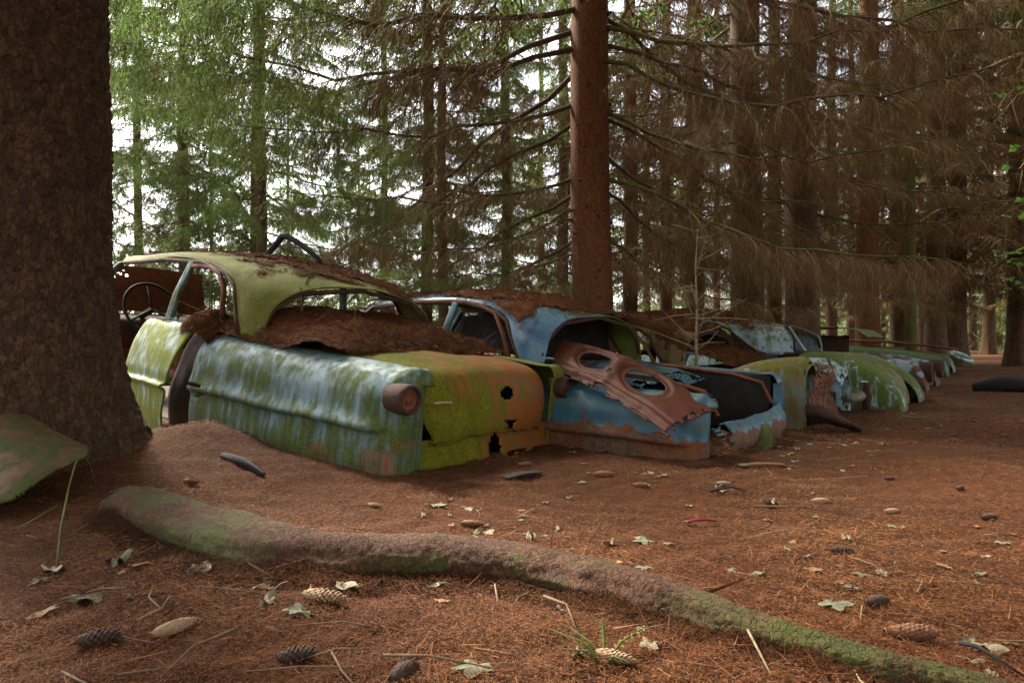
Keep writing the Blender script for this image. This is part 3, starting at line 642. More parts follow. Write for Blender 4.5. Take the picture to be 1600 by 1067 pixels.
def pontoon_net(tops, s=1, yin=.50, yout=.92, base=-.08, dz=0.0):
    """rounded separate fender; tops: (x, crest height)"""
    rows = []
    for x, zt in tops:
        h = zt - base
        rows.append([(x + .02, s * yin, dz + base + h * .80), (x + .01, s * (yin + .09), dz + base + h * .95), (x, s * (yin + (yout - yin) * .5), dz + zt), (x, s * (yout - .08), dz + base + h * .92),
                     (x, s * (yout - .02), dz + base + h * .74), (x, s * yout, dz + base + h * .45), (x, s * (yout - .015), dz + base + h * .2), (x, s * (yout - .03), dz + base)])
    return Net(rows)
def car_root(name, label, O, psi, pitch=0.0, roll=0.0, z=None, group='car wrecks rotting in a row'):
    e = empty(name, (O[0], O[1], G(O[0], O[1]) if z is None else z), (roll, -pitch, psi)); tag(e, label, 'car', group); return e
def mat_of(e): return Matrix.Translation(e.location) @ e.rotation_euler.to_matrix().to_4x4()
def strip(name, pts, w, t, mat, parent):
    """flat metal strip (pillar, beading) along pts, w wide along the car, t thick"""
    V = []; Q = []
    for p in pts:
        p = Vector(p)
        for dx, dy in ((-w / 2, -t / 2), (w / 2, -t / 2), (w / 2, t / 2), (-w / 2, t / 2)): V.append((p.x + dx, p.y + dy, p.z))
    for i in range(len(pts) - 1):
        for k in range(4): Q.append((i * 4 + k, i * 4 + (k + 1) % 4, i * 4 + 4 + (k + 1) % 4, i * 4 + 4 + k))
    n = (len(pts) - 1) * 4; Q += [(0, 3, 2, 1), (n, n + 1, n + 2, n + 3)]
    o = ob(name, np_mesh(name, V, [Q]), parent, mat, False)
    b = o.modifiers.new('round', 'BEVEL'); b.width = min(w, t) * 0.25; b.segments = 2
    return o
def shell(e, side_m, roof_m, inner_m, belt=.60, k=1.0, dx=0.0, dz=0.0, front_m=None, roof_seed=1, left_door=True, rag=None, w=1.0):
    """the pieces every saloon shares: roof, pillars, floor, far doors, front end, seats"""
    rn = roof_net(belt, k, dx, w)
    sheet('roof', rn, roof_m, e, 80, 70, .007, .010, seed=roof_seed, rag=rag)
    def rz(z): return belt + (z - .6) * k
    for s in (1, -1):
        strip('window_pillar', [(2.02 + dx, s * .73 * w, rz(.60)), (1.99 + dx, s * .70 * w, rz(.80)), (1.94 + dx, s * .635 * w, rz(1.02))], .062, .03, side_m, e)
        strip('windscreen_pillar', [(3.28 + dx, s * .70 * w, rz(.58)), (3.12 + dx, s * .645 * w, rz(.82)), (2.93 + dx, s * .57 * w, rz(.99))], .05, .045, side_m, e)
        tube_ob('roof_rail', [rn(0 if s > 0 else 1, v) + np.array([0, 0, -.015]) for v in (.22, .32, .42, .52, .62, .75, .88, 1.0)], .016, inner_m, e, 8)
    tube_ob('window_header', [rn(u, 0) + np.array([.02, 0, -.012]) for u in (.05, .15, .3, .5, .7, .85, .95)], .015, inner_m, e, 8)
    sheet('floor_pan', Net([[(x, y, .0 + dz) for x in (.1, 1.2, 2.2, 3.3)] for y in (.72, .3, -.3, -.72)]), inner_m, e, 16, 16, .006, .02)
    sheet('door', door_net(1.60, 2.26, -1, dz, .12, 0, belt + .02), side_m, e, 26, 26, .006, .006, seed=3)
    sheet('door', door_net(2.30, 3.24, -1, dz, 0, 0, belt + .02), side_m, e, 26, 26, .006, .006, seed=4)
    if left_door: sheet('door', door_net(2.30, 3.24, 1, dz, 0, 0, belt + .02), side_m, e, 26, 26, .006, .006, seed=5)
    for s in (1, -1):
        sheet('front_fender', Net([[(x, s * y, z + dz) for (y, z) in ((.55, belt - .02 - q), (.72, belt - q), (.84, belt - .14 - q), (.87, .2), (.83, -.1))] for x, q in ((3.28, 0), (3.7, .01), (4.2, .04), (4.55, .10), (4.72, .22))]), front_m or side_m, e, 24, 20, .006, .01, seed=6)
    sheet('nose_panel', Net([[(4.72, y, z + dz) if abs(y) < .8 else (4.60, y, z + dz) for z in (.42, .25, 0)] for y in (.84, .45, 0, -.45, -.84)]), front_m or side_m, e, 20, 10, .006, .01)
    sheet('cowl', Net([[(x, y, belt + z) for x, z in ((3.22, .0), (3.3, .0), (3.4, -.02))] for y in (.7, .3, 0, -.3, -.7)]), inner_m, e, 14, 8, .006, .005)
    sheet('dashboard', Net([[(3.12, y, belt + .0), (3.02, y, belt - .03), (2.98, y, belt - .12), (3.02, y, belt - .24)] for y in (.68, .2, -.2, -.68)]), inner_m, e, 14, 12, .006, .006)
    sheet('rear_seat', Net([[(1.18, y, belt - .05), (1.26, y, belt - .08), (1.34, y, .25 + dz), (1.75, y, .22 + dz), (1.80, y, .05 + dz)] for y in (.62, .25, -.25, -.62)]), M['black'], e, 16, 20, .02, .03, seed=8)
    return rn

# ---- wreck 1: pale blue saloon, mossy roof, tail towards the viewer
e1 = car_root('wrecked_car', 'mossy green and pale blue saloon wreck, nearest of the row, tail lamps facing out', (-.164, 3.868), PSI1, .096, .020, 0.0)
RN1 = shell(e1, M['c1_side'], M['c1_roof'], M['rust_dark'], left_door=False, front_m=M['rust'])
q1 = sheet('rear_wing', quarter_net(1, dropx=0.02), M['c1_side'], e1, 84, 64, .006, .016, seed=2, dfreq=2.2, rag=lambda u, v, n: (v > .93 and n > 0.10 + (0.99 - v) * 3) or (u > .965 and v > .5 and n > .05))
sheet('rear_wing', quarter_net(-1), M['c1_roof'], e1, 70, 56, .006, .008, seed=4, rag=lambda u, v, n: (v > .80 and n > 0.02 + (0.9 - v) * 2))
lid = sheet('boot_lid', lid_net(), M['c1_lid'], e1, 72, 84, .006, .016, seed=6, dfreq=2.5,
            hole=lambda u, v: ((u - .44) / .036) ** 2 + ((v - .665) / .036) ** 2 < 1 or (abs(u - .425) < .030 + .02 * sin(v * 40) and .84 < v < .955),
            rag=lambda u, v, n: v > .965 and n > -0.05)
sheet('tail_panel', Net([[(-.02, .66 * f, .20), (-.03, .66 * f, .12), (-.045, .66 * f, .03), (-.02, .65 * f, -.10)] for f in (1, .6, .2, -.2, -.6, -1)]),
      M['c1_lid'], e1, 60, 24, .006, .010, seed=7, hole=lambda u, v: ((u - .54) / .045) ** 2 + ((v - .42) / .34) ** 2 < 1, rag=lambda u, v, n: (u > .62 and v > .55 and n > -.05) or (v > .9 and n > .1))
sheet('bumper_lip', Net([[(.42, .885, -.02), (.42, .93, -.06), (.42, .90, -.12)], [(.15, .895, -.02), (.15, .945, -.06), (.15, .92, -.12)], [(-.06, .86, -.02), (-.10, .91, -.06), (-.08, .88, -.12)], [(-.11, .70, -.02), (-.17, .72, -.06), (-.14, .70, -.12)], [(-.11, .60, -.03), (-.17, .60, -.07), (-.14, .60, -.12)]]),
      M['c1_side'], e1, 30, 12, .006, .006, seed=9)
lathe_ob('number_lamp', (-.02, -.06, .02), (-1, 0, .1), [(0, .05), (.05, .052), (.075, .03), (.08, .0)], M['rust_dark'], e1, 16)
for s in (1, -1):                                   # round tail lamps: housing, rim, reflector disc
    c = (-.075, .80 if s > 0 else -.70, .428); axd = (-1, s * .03, .02)
    h = lathe_ob('tail_lamp', c, axd, [(-.07, .066), (-.02, .071), (.030, .072), (.055, .067), (.053, .056), (.036, .053)], M['rust_dark'], e1, 32)
    lathe_ob('lamp_disc', c, axd, [(.036, .0535), (.040, .043), (.032, .040), (.030, .022), (.040, .019), (.040, .0)], M['rust'], h, 28)
tube_ob('lid_hinge_stub', [(-.10, .60, .40), (-.115, .52, .402), (-.13, .50, .40)], .006, M['stick_pale'], e1, 6)
dr = sheet('door', door_net(1.62, 2.23, 1, 0, .22, .035), M['c1_door'], e1, 46, 56, .012, .006, seed=12)
strip('window_sill', [(1.55, .735, .645), (1.80, .74, .648), (2.05, .745, .645)][0:3], .05, .02, M['c1_side'], e1)
tube_ob('window_frame', [(1.50, .705, .60), (1.50, .70, .74), (1.52, .688, .86), (1.60, .672, .95), (1.72, .655, .985), (1.84, .645, .99), (1.93, .645, .985)], [.016] * 7, M['rust'], e1, 8)
tube_ob('window_frame', [(1.52, .728, .625), (1.75, .738, .628), (2.0, .742, .625)], .013, M['c1_side'], e1, 8)
sheet('door_jamb', Net([[(x, y, z) for z, y in ((.60, .62), (.42, .72), (.2, .77), (-.1, .75))] for x in (1.46, 1.58, 1.72, 1.86)]), M['rust_dark'], e1, 16, 24, .006, .02, seed=3)
sheet('bonnet', Net([[(3.42 + .10 * t, y, .60 + .36 * t + .015 * (1 - (y / .7) ** 2)) for t in (0, .35, .7, 1.0)] for y in (.74, .45, .15, -.15, -.42)]), M['rust'], e1, 50, 30, .006, .012, seed=5,
      hole=lambda u, v: any((u - a) ** 2 * 6 + (v - b) ** 2 < .0011 for a, b in ((.30, .80), (.33, .88), (.37, .80), (.40, .88), (.34, .72), (.42, .76))))
st = ring_ob('steering_wheel', (2.92, .34, .66), (-1.0, 0, .45), .205, .011, M['black'], e1)
for a in (0.3, 2.4, 4.5):
    n_ = Vector((-1.0, 0, .45)).normalized(); aa = n_.orthogonal().normalized(); bb = n_.cross(aa); c = Vector((2.92, .34, .66))
    tube_ob('spoke', [c, c + (aa * cos(a) + bb * sin(a)) * .2], .008, M['black'], st, 6)
tube_ob('steering_column', [(2.93, .34, .655), (3.15, .34, .55)], .022, M['black'], e1, 10)
tube_ob('seat_frame', [(1.72, .55, .30), (1.62, .55, .62), (1.60, .30, .66), (1.60, -.30, .66), (1.62, -.55, .62), (1.72, -.55, .30)], .014, M['rust_dark'], e1, 8)
for y in (.35, .0, -.35): strip('seat_spring', [(1.60, y, .28), (1.61, y, .64)], .03, .012, M['rust_dark'], e1)

# ---- wreck 2: blue saloon, boot open, glass gone
e2 = car_root('wrecked_car', 'blue saloon wreck with open boot and a rusty lid lying across its tail', (1.49, 4.52), PSI, .03, 0.0, 0.0)
RN2 = shell(e2, M['c2_side'], M['c2_roof'], M['rust_dark'], belt=.52, k=1.0, dz=-.06, roof_seed=5)
sheet('rear_wing', quarter_net(1, -.13, .92), M['c2_side'], e2, 80, 60, .006, .009, seed=12, rag=lambda u, v, n: (v > .84 and n > 0.05 + (.95 - v) * 2.5) or (v < .10 and .2 < u < .6 and n > .05))
sheet('rear_wing', quarter_net(-1, -.05, .92), M['c2_side'], e2, 70, 50, .006, .009, seed=14, rag=lambda u, v, n: v > .86 and n > .0)
sheet('door', door_net(1.56, 2.26, 1, -.06, .12, 0, .54), M['c2_side'], e2, 30, 30, .008, .006, seed=15)
strip('window_sill', [(1.40, .735, .535), (1.8, .742, .54), (2.2, .745, .54)], .07, .03, M['c4_roof'], e2)
tube_ob('window_frame', [(1.36, .735, .54), (1.44, .70, .72), (1.54, .67, .86), (1.72, .645, .92), (2.0, .63, .945), (2.5, .61, .945)], .017, M['rust'], e2, 8)
sheet('tail_panel', Net([[(-.07 - .05 * (1 - f * f), .68 * f, .235 - .02 * f), (-.12 - .05 * (1 - f * f), .68 * f, .16), (-.13 - .04 * (1 - f * f), .68 * f, .08), (-.08, .68 * f, -.04)] for f in (1, .6, .2, -.2, -.6, -1)]), M['c2_side'], e2, 60, 26, .006, .018, seed=17,
      rag=lambda u, v, n: (v > .72 and n > .02) or (u < .12 and n > -.05))
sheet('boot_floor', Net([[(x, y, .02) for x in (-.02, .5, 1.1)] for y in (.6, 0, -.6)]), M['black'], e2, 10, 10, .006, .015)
sheet('boot_side', Net([[(x, -.60, z) for x in (-.02, .5, 1.1)] for z in (.46, .25, .02)]), M['black'], e2, 10, 10, .006, .02)  # coloured black for the shade inside the open boot
sheet('boot_deck', Net([[(1.06, y, .505), (.85, y, .50 + .03 * math.sin(y * 5)), (.62, y, .455), (.45, y, .40 + .04 * math.sin(y * 7 + 1))] for y in (.57, .3, 0, -.3, -.57)]), M['c2_side'], e2, 50, 36, .006, .035, seed=19, rag=lambda u, v, n: v > .7 and n > .0)
sheet('boot_frame', Net([[(.98, y, .50), (1.05, y, .50), (1.10, y, .30)] for y in (.62, .3, 0, -.3, -.62)]), M['rust'], e2, 20, 10, .006, .01)
tube_ob('boot_gutter', [(1.0, .58, .50), (.6, .585, .475), (.25, .58, .45), (.02, .56, .40), (-.06, .54, .26)], .014, M['rust'], e2, 8)
tube_ob('boot_gutter', [(1.0, -.58, .50), (.6, -.585, .475), (.25, -.58, .45), (.02, -.56, .40), (-.06, -.54, .26)], .014, M['rust'], e2, 8)
tube_ob('wiper_arm', [(1.62, .80, .53), (1.50, .79, .60), (1.44, .78, .66)], [.012, .012, .010], M['black'], e2, 6)

sheet('cabin_blackout', Net([[(x, -.74 + .10 * t, .50 + .46 * t) for t in (0, .5, 1)] for x in (1.35, 1.9, 2.5, 3.1)]), M['black'], e2, 24, 12, .01, .03, seed=18, rag=lambda u, v, n: v > .8 and n > .1)  # black sheet added across the far windows to darken the cabin
# the rusty inner lid lying across the tail of the blue car
TL, TR, BL, BR = px(884, 540, 4.85), px(1122, 650, 3.88), px(864, 580, 4.62), px(1046, 688, 3.50)
nrm = (TR - TL).cross(BL - TL).normalized()
if nrm.z < 0: nrm = -nrm
def lidpt(a, b): # a along the length 0..1, b across 0..1 (top edge to lower edge)
    return TL * (1 - a) * (1 - b) + TR * a * (1 - b) + BL * (1 - a) * b + BR * a * b
def lid_h(a, b):
    h = .035 * sin(pi * min(max(a, 0), 1)) + .018 * sin(pi * b)
    h += .022 * (sstep(.02, .10, b) - sstep(.86, .95, b))
    for ca, ra in ((.30, .155), (.665, .16)):
        q = math.sqrt(((a - ca) / (ra * .86)) ** 2 + ((b - .42) / .285) ** 2); h += -.020 * float(sstep(1.25, 1.02, q)) if q > 1 else -.02
    h += -.012 * math.exp(-((b - .80) / .03) ** 2) + .012 * math.exp(-((a - .48) / .03) ** 2)
    return float(h)
LN = Net([[tuple(lidpt(a, b)) for b in (0, .33, .66, 1)] for a in (0, .33, .66, 1)])
lid2 = sheet('rusty_lid_panel', LN, M['rust_red'], None, 130, 72, .006, .014, seed=21,
      bumps=lambda u, v, p: nrm * (lid_h(u, v) + 0.02) + (TL - BL).normalized() * (.09 * sin(u * pi) * (1 - v) - .04 * (1 - u) ** 3 * (v - .5)),
      hole=lambda u, v: any(abs((u - c) / .115) ** 2.4 + abs((v - .42) / .23) ** 2.4 < 1 for c in (.30, .665)) or ((u - .475) / .02) ** 2 + ((v - .62) / .06) ** 2 < 1,
      rag=lambda u, v, n: (v > .955 and n > .0) or (u > .97 and n > .0) or (v > .9 and .42 < u < .52 and n > -.2))
tag(lid2, 'reddish rusted boot lid inner panel with two oval cutouts lying across the blue car', 'lid')

# ---- wreck 3: olive brown saloon with torn tail
e3 = car_root('wrecked_car', 'olive brown wreck with torn open tail and an empty wheel arch', (2.84, 6.17), PSI, .0, 0.0, 0.0)
RN3 = shell(e3, M['c3'], M['c3_roof'], M['rust_dark'], belt=.47, k=.98, dz=-.08, roof_seed=9, w=.96)
sheet('rear_wing', pontoon_net([(1.25, .36), (1.0, .36), (.75, .42), (.5, .50), (.25, .555), (.08, .57), (.0, .555), (-.04, .50)], 1, .46, .90), M['c3'], e3, 80, 50, .006, .008, seed=22,
      hole=lambda u, v: ((u - .42) / .20) ** 2 + ((v - 1.02) / .45) ** 2 < 1, rag=lambda u, v, n: u > .93 and n > .1)
sheet('rear_wing', pontoon_net([(1.2, .38), (.8, .44), (.4, .52), (.15, .53), (.02, .46), (-.05, .36)], -1, .50, .84), M['c4_roof'], e3, 50, 40, .006, .012, seed=23, rag=lambda u, v, n: (v > .7 and n > .05) or (u > .9 and n > .1))
sheet('torn_tail_panel', Net([[(.06, .46 * f, .52 - .03 * f), (.0, .46 * f, .36), (.04, .46 * f, .20), (-.02, .46 * f, .02)] for f in (1, .5, 0, -.5, -1)]), M['rust'], e3, 50, 40, .006, .05, seed=24, rag=lambda u, v, n: n > .12 or (v < .25 and n > -.05))
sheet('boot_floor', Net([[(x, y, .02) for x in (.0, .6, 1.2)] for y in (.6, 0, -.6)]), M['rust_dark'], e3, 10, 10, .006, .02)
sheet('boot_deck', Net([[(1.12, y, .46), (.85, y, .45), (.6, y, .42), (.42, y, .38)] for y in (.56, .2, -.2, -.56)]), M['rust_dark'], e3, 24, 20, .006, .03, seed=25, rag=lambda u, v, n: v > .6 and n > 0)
tube_ob('bumper', [(-.10, -.46, .16), (-.14, -.62, .16), (-.14, -.86, .16), (-.08, -.98, .17)], .045, M['c3'], e3, 10)
bo = tube_ob('bumper_overrider', [(-.17, -.90, .03), (-.19, -.90, .16), (-.17, -.90, .27), (-.15, -.90, .30)], [.036, .04, .036, .02], M['rust_dark'], e3, 10)
lathe_ob('overrider_cap', (-.16, -.90, .295), (0, 0, 1), [(0, .030), (.012, .026), (.018, .0)], M['chrome'], bo, 14)
tube_ob('window_frame', [(1.34, .70, .47), (1.46, .66, .66), (1.62, .625, .80), (1.85, .61, .88), (2.1, .60, .90)], .018, M['c3_roof'], e3, 8)
sheet('side_window', Net([[(x, .70 - .12 * t, .49 + .36 * t) for t in (0, .5, 1)] for x in (2.06, 2.4, 2.85)]), M['glass'], e3, 10, 10, .004, .002)
sheet('door', door_net(1.56, 2.26, 1, -.08, .12, 0, .49), M['c3'], e3, 26, 26, .008, .008, seed=26)
ring_ob('seat_ring', (1.55, .15, .72), (-.3, 1, .2), .085, .018, M['leaf'], e3, 28, 8)

# ---- wreck 4: pale blue roof, long green rear wing
e4 = car_root('wrecked_car', 'pale blue roofed wreck with a long mossy green rounded rear wing', (4.40, 7.50), PSI, .0, 0.0, 0.02)
ROOF_SALOON = ROOF
ROOF = [[(x - (.42, .22, .08, 0, 0, 0)[j] * (1.0, .9, .55, .40, .55, .9, 1.0)[i], y, z - (.0, .0, .0, 0, 0, 0)[j]) for j, (x, y, z) in enumerate(r)] for i, r in enumerate(ROOF)]
RN4 = shell(e4, M['c4_roof'], M['c4_roof'], M['rust_dark'], belt=.56, k=.94, dz=-.06, dx=.42, roof_seed=11, w=.94)
ROOF = ROOF_SALOON
sheet('rear_wing', pontoon_net([(1.02, .50), (.95, .55), (.72, .56), (.46, .51), (.22, .40), (.08, .28), (.0, .14), (-.03, -.02)], 1, .46, .93), M['c4_fender'], e4, 80, 54, .006, .006, seed=31)
sheet('rear_wing', pontoon_net([(1.02, .50), (.95, .54), (.72, .54), (.46, .49), (.22, .38), (.08, .26), (.0, .12), (-.03, -.02)], -1, .46, .93), M['c4_fender'], e4, 40, 30, .006, .006, seed=32)
sheet('boot_lid', Net([[(1.15, y, .56), (.85, y, .55), (.5, y, .47), (.22, y, .32), (.1, y, .12), (.08, y, -.02)] for y in (.50, .25, 0, -.25, -.50)]), M['c3'], e4, 30, 40, .006, .012, seed=33, rag=lambda u, v, n: n > .28)
sheet('window_post', Net([[(1.11 + .20 * z, y, .57 + z * .31) for z in (0, .5, 1)] for y in (.05, 0, -.05)]), M['c4_roof'], e4, 6, 12, .01, .003)
tube_ob('window_rubber', [RN4(u, 0.0) + np.array([-.006, 0, -.004]) for u in (.02, .06, .1, .16, .24, .34, .44, .5)], .012, M['black'], e4, 8)
sheet('door', door_net(1.56, 2.26, 1, -.06, .12, 0, .57), M['c4_roof'], e4, 26, 26, .008, .008, seed=34)
tube_ob('window_frame', [(1.76, .69, .57), (1.86, .66, .72), (2.02, .63, .85), (2.26, .60, .92), (2.5, .59, .95)], .018, M['chrome'], e4, 8)

# ---- wreck 5 and 6, the far end of the row
e5 = car_root('wrecked_car', 'rusty brown wreck with raised black bonnet behind the long green wing', (6.0, 9.75), PSI, 0, 0)
sheet('rear_wing', pontoon_net([(2.3, .52), (1.7, .52), (1.2, .50), (.7, .47), (.3, .42), (.08, .36), (0, .20), (-.03, .0)], 1, .46, .92), M['c5'], e5, 60, 40, .006, .012, seed=41, rag=lambda u, v, n: v > .8 and n > .05)
sheet('rear_wing', pontoon_net([(2.3, .52), (1.7, .52), (1.2, .50), (.7, .47), (.3, .42), (.08, .36), (0, .20), (-.03, .0)], -1, .46, .92), M['c5'], e5, 40, 30, .006, .012, seed=42)
sheet('raised_bonnet', Net([[(2.4, y, .78 - .02 * y), (1.9, y, .86), (1.3, y, .88), (.9, y, .84), (.72, y, .74)] for y in (.72, .4, 0, -.4, -.72)]), M['c4_fender'], e5, 40, 40, .008, .012, seed=43)
sheet('inner_panel', Net([[(2.35, y, z), (1.6, y * .9, z), (1.0, y * .8, z)] for y, z in ((.5, .0), (.48, .3), (.45, .76))]), M['rust_dark'], e5, 16, 16, .006, .03, seed=44)
sheet('deck', Net([[(2.3, y, .48), (1.4, y, .46), (.6, y, .40), (.1, y, .28), (.02, y, .02)] for y in (.48, 0, -.48)]), M['rust_dark'], e5, 16, 24, .006, .03, seed=45)
tube_ob('bonnet_stay', [(1.55, .62, .50), (1.38, .60, .74)], .012, M['chrome'], e5, 6)
for s in (1, -1): lathe_ob('lamp_housing', (-.02, s * .70, .26), (-1, 0, 0), [(-.1, .13), (.05, .14), (.06, .11), (.0, .10), (0.0, 0.0)], M['rust_dark'], e5, 20)
e6 = car_root('wrecked_car', 'farthest dark green wreck with a pale lamp ring on its end', (7.9, 12.3), PSI, 0, 0)
for s in (1, -1):
    sheet('rear_wing', pontoon_net([(2.2, .50), (1.5, .50), (.9, .46), (.4, .40), (.1, .32), (0, .18), (-.03, .0)], s, .46, .90), M['c6'], e6, 50, 30, .006, .014, seed=46)
sheet('deck', Net([[(2.3, y, .52), (1.4, y, .50), (.6, y, .44), (.1, y, .30), (.02, y, .02)] for y in (.48, 0, -.48)]), M['rust_dark'], e6, 16, 24, .006, .04, seed=47)
tube_ob('bent_rail', [(1.6, .5, .62), (.8, .55, .58), (.1, .60, .50), (-.15, .62, .46)], .025, M['rust'], e6, 8)
lr = ring_ob('lamp_ring', (-.20, .62, .34), (-.5, .2, 1), .17, .030, M['c4_roof'], e6, 32, 8)
lathe_ob('lamp_bowl', (-.20, .62, .34), (-.5, .2, 1), [(0, .16), (-.05, .12), (-.08, 0)], M['c4_fender'], lr, 24)

# ------------------------------------------------------------------ needle drifts on the wrecks
def drift(name, label, car, net, mask, thick, n, nl=0.02, nw=0.0022, nu=56, nv=56, twigs=0.04, dense=1.0):
    Mx = np.array(mat_of(car)) if car is not None else np.eye(4); Gd = net.grid(nu, nv); H = np.zeros((nu, nv))
    for i in range(nu):
        for j in range(nv):
            p = Vector(Gd[i, j]); k = mask(i / (nu - 1), j / (nv - 1)) + 0.55 * noise.noise(p * 5.5) + 0.35 * noise.noise(p * 15)
            H[i, j] = k
    Z = np.clip(H, 0, 1.2) ** 0.7 * thick
    Gd = Gd + np.stack([0 * Z, 0 * Z, Z - 0.012 + 0.3 * thick * 0], -1); Gd[..., 2] += 0.014 + np.where(H > 0, 0.004, -0.004)
    W_ = Gd.reshape(-1, 3) @ Mx[:3, :3].T + Mx[:3, 3]; idx = np.arange(nu * nv).reshape(nu, nv)
    q = np.stack([idx[:-1, :-1], idx[1:, :-1], idx[1:, 1:], idx[:-1, 1:]], -1).reshape(-1, 4)
    ok = (H.reshape(-1)[q] > 0).all(1); q = q[ok]
    b = Bag(); used = np.unique(q); rm = np.full(nu * nv, -1); rm[used] = np.arange(len(used)); b.add(W_[used], rm[q])
    q = np.stack([idx[:-1, :-1], idx[1:, :-1], idx[1:, 1:], idx[:-1, 1:]], -1).reshape(-1, 4); q = q[(H.reshape(-1)[q] > -0.22).all(1)]; ctr = W_[q]
    nr = np.cross(ctr[:, 1] - ctr[:, 0], ctr[:, 3] - ctr[:, 0]); ar = np.linalg.norm(nr, axis=1); nr = nr / (ar[:, None] + 1e-9); nr *= np.sign(nr[:, 2:3])
    for (m, L, w) in ((int(n * 2.2), nl, nw * 1.15), (int(n * twigs), 0.09, 0.003), (int(n * twigs * .12), 0.26, 0.0042)):
        f = rng.choice(len(q), m, p=ar / ar.sum()); a, c = rng.uniform(0, 1, (2, m, 1))
        P = (ctr[f, 0] * (1 - a) + ctr[f, 1] * a) * (1 - c) + (ctr[f, 3] * (1 - a) + ctr[f, 2] * a) * c + nr[f] * rng.uniform(0.001, 0.014, (m, 1))
        V, T = needles(P, L, w, 0.45, nr[f] if L < .1 else None); b.add(V, T, 1)
    o = ob(name, b.mesh(name), None, [M['drift'] if car is not None else M['ground'], M['needle']], False); tag(o, label, 'needles', None, 'stuff'); return o
drift('needle_drift', 'brown needles along the crest of the mossy green roof', e1, RN1, lambda u, v: .62 - abs(u - .62) * 2.6 - max(0, .25 - v) * 2, .03, 12000)
DECK = Net([[(.42, y, .575 + .01 * y), (.62, y, .615 + a * .3), (.85, y, .63 + a), (1.1, y, .66 + a * 1.2), (1.4, y, .66 + a), (1.75, y, .58)] for y, a in ((.76, -.11), (.66, -.01), (.5, .035), (.25, .065), (-.1, .05), (-.4, .06), (-.64, .01), (-.74, -.10))])
drift('needle_drift', 'deep drift of brown needles and twigs heaped below the missing rear window', e1, DECK, lambda u, v: .75 - max(0, .25 - v) * 3.2 + .3 * (abs(u - .5) > .42), .05, 26000, 0.024, 0.0024, twigs=.10)
SILL = Net([[(1.44, y, .60 + a), (1.55, y + .02, .66 + a), (1.68, y + .02, .66 + a), (1.80, y, .60 + a)] for y, a in ((.80, -.10), (.76, -.01), (.68, .03), (.58, .0))])
drift('needle_drift', 'small heap of needles caught on the window sill of the mossy car', e1, SILL, lambda u, v: .7 - abs(v - .45) * .7, .02, 5000, nu=20, nv=24)
drift('needle_drift', 'brown needles blanketing the blue roof', e2, RN2, lambda u, v: .75 - abs(u - .60) * 1.9 - max(0, .30 - v) * 2.2, .045, 20000)
drift('needle_drift', 'brown needles on the olive brown roof', e3, RN3, lambda u, v: .95 - abs(u - .58) * 1.6 - max(0, .22 - v) * 2.5, .045, 12000, .028, .0035)
drift('needle_drift', 'thick brown needles on the pale blue roof', e4, RN4, lambda u, v: .95 - abs(u - .55) * 1.7 - max(0, .36 - v) * 3.0, .06, 12000, .03, .004)
BR3 = Net([[(.62, y, .42), (.85, y, .50 + a), (1.1, y, .56 + a), (1.4, y, .56 + a), (1.7, y, .50)] for y, a in ((.66, 0), (.3, .05), (-.2, .05), (-.62, 0))])
drift('needle_drift', 'tangled heap of twigs and needles on the tail of the olive brown wreck', e3, BR3, lambda u, v: .7, .06, 9000, .03, .0035, twigs=.35)

def bank(s):
    rows = []
    for q in np.linspace(0.06, 0.93, 40):
        c_ = cr(RP, q); t_ = cr(RP, q + .01) - c_; n_ = np.array([-t_[1], t_[0]]) / np.hypot(t_[0], t_[1]) * s; r_ = c_[3]; k_ = 1.0 + .35 * math.sin(q * 40 + s) + .25 * math.sin(q * 90)
        rows.append([(c_[0] + n_[0] * r_ * f, c_[1] + n_[1] * r_ * f, G(c_[0] + n_[0] * r_ * f, c_[1] + n_[1] * r_ * f) + h * r_ * k_ - .012) for f, h in ((.75, .45), (1.05, .26), (1.5, .10), (2.2, .0))])
    return Net(rows)
for s_, lb in ((1, 'needles banked against the far side of the long root'), (-1, 'needles banked against the near side of the long root')):
    drift('needle_drift', lb, None, bank(s_), lambda u, v: .45 - max(0, v - .7), .006, 15000, .014, .0015, 160, 10, .02)

# ------------------------------------------------------------------ small metal, wood and plants
tg = tube_ob('bent_trim_strip', [px(412, 404, 4.95), px(428, 388, 4.95), px(441, 371, 4.95), px(449, 371, 4.93), px(466, 381, 4.9), px(486, 396, 4.85), px(499, 408, 4.8), px(503, 416, 4.8)], [.018, .024, .024, .024, .022, .022, .018, .008], M['black'], None, 6)
tag(tg, 'bent black metal strip sticking up from the mossy green roof', 'metal strip')
def sapling(name, label, base, pts, r0, twigs, mat, seed, group=None, length=.35):
    r = random.Random(seed); root = empty(name, base); tag(root, label, 'sapling', group)
    P = [Vector(p) - Vector(base) for p in pts]
    V, Q = tube(P, [r0 * (1 - .75 * i / (len(P) - 1)) for i in range(len(P))], 7); ob('stem', np_mesh('stem', V, [Q]), root, mat)
    for k in range(twigs):
        t = r.uniform(.2, 1); x = t * (len(P) - 1); i = min(int(x), len(P) - 2); p = P[i].lerp(P[i + 1], x - i); a = r.uniform(0, 2 * pi); L = length * r.uniform(.4, 1.2) * (1.2 - .6 * t)
        d = Vector((cos(a), sin(a) * .8, r.uniform(-.1, .7))).normalized(); q = [p, p + d * L * .5 + Vector((0, 0, -.01)), p + d * L + Vector((r.uniform(-.04, .04), 0, r.uniform(-.05, .03)))]
        V, Q = tube(q, [r0 * .35, r0 * .25, r0 * .1], 5); ob('twig', np_mesh('twig', V, [Q]), root, mat)
    return root
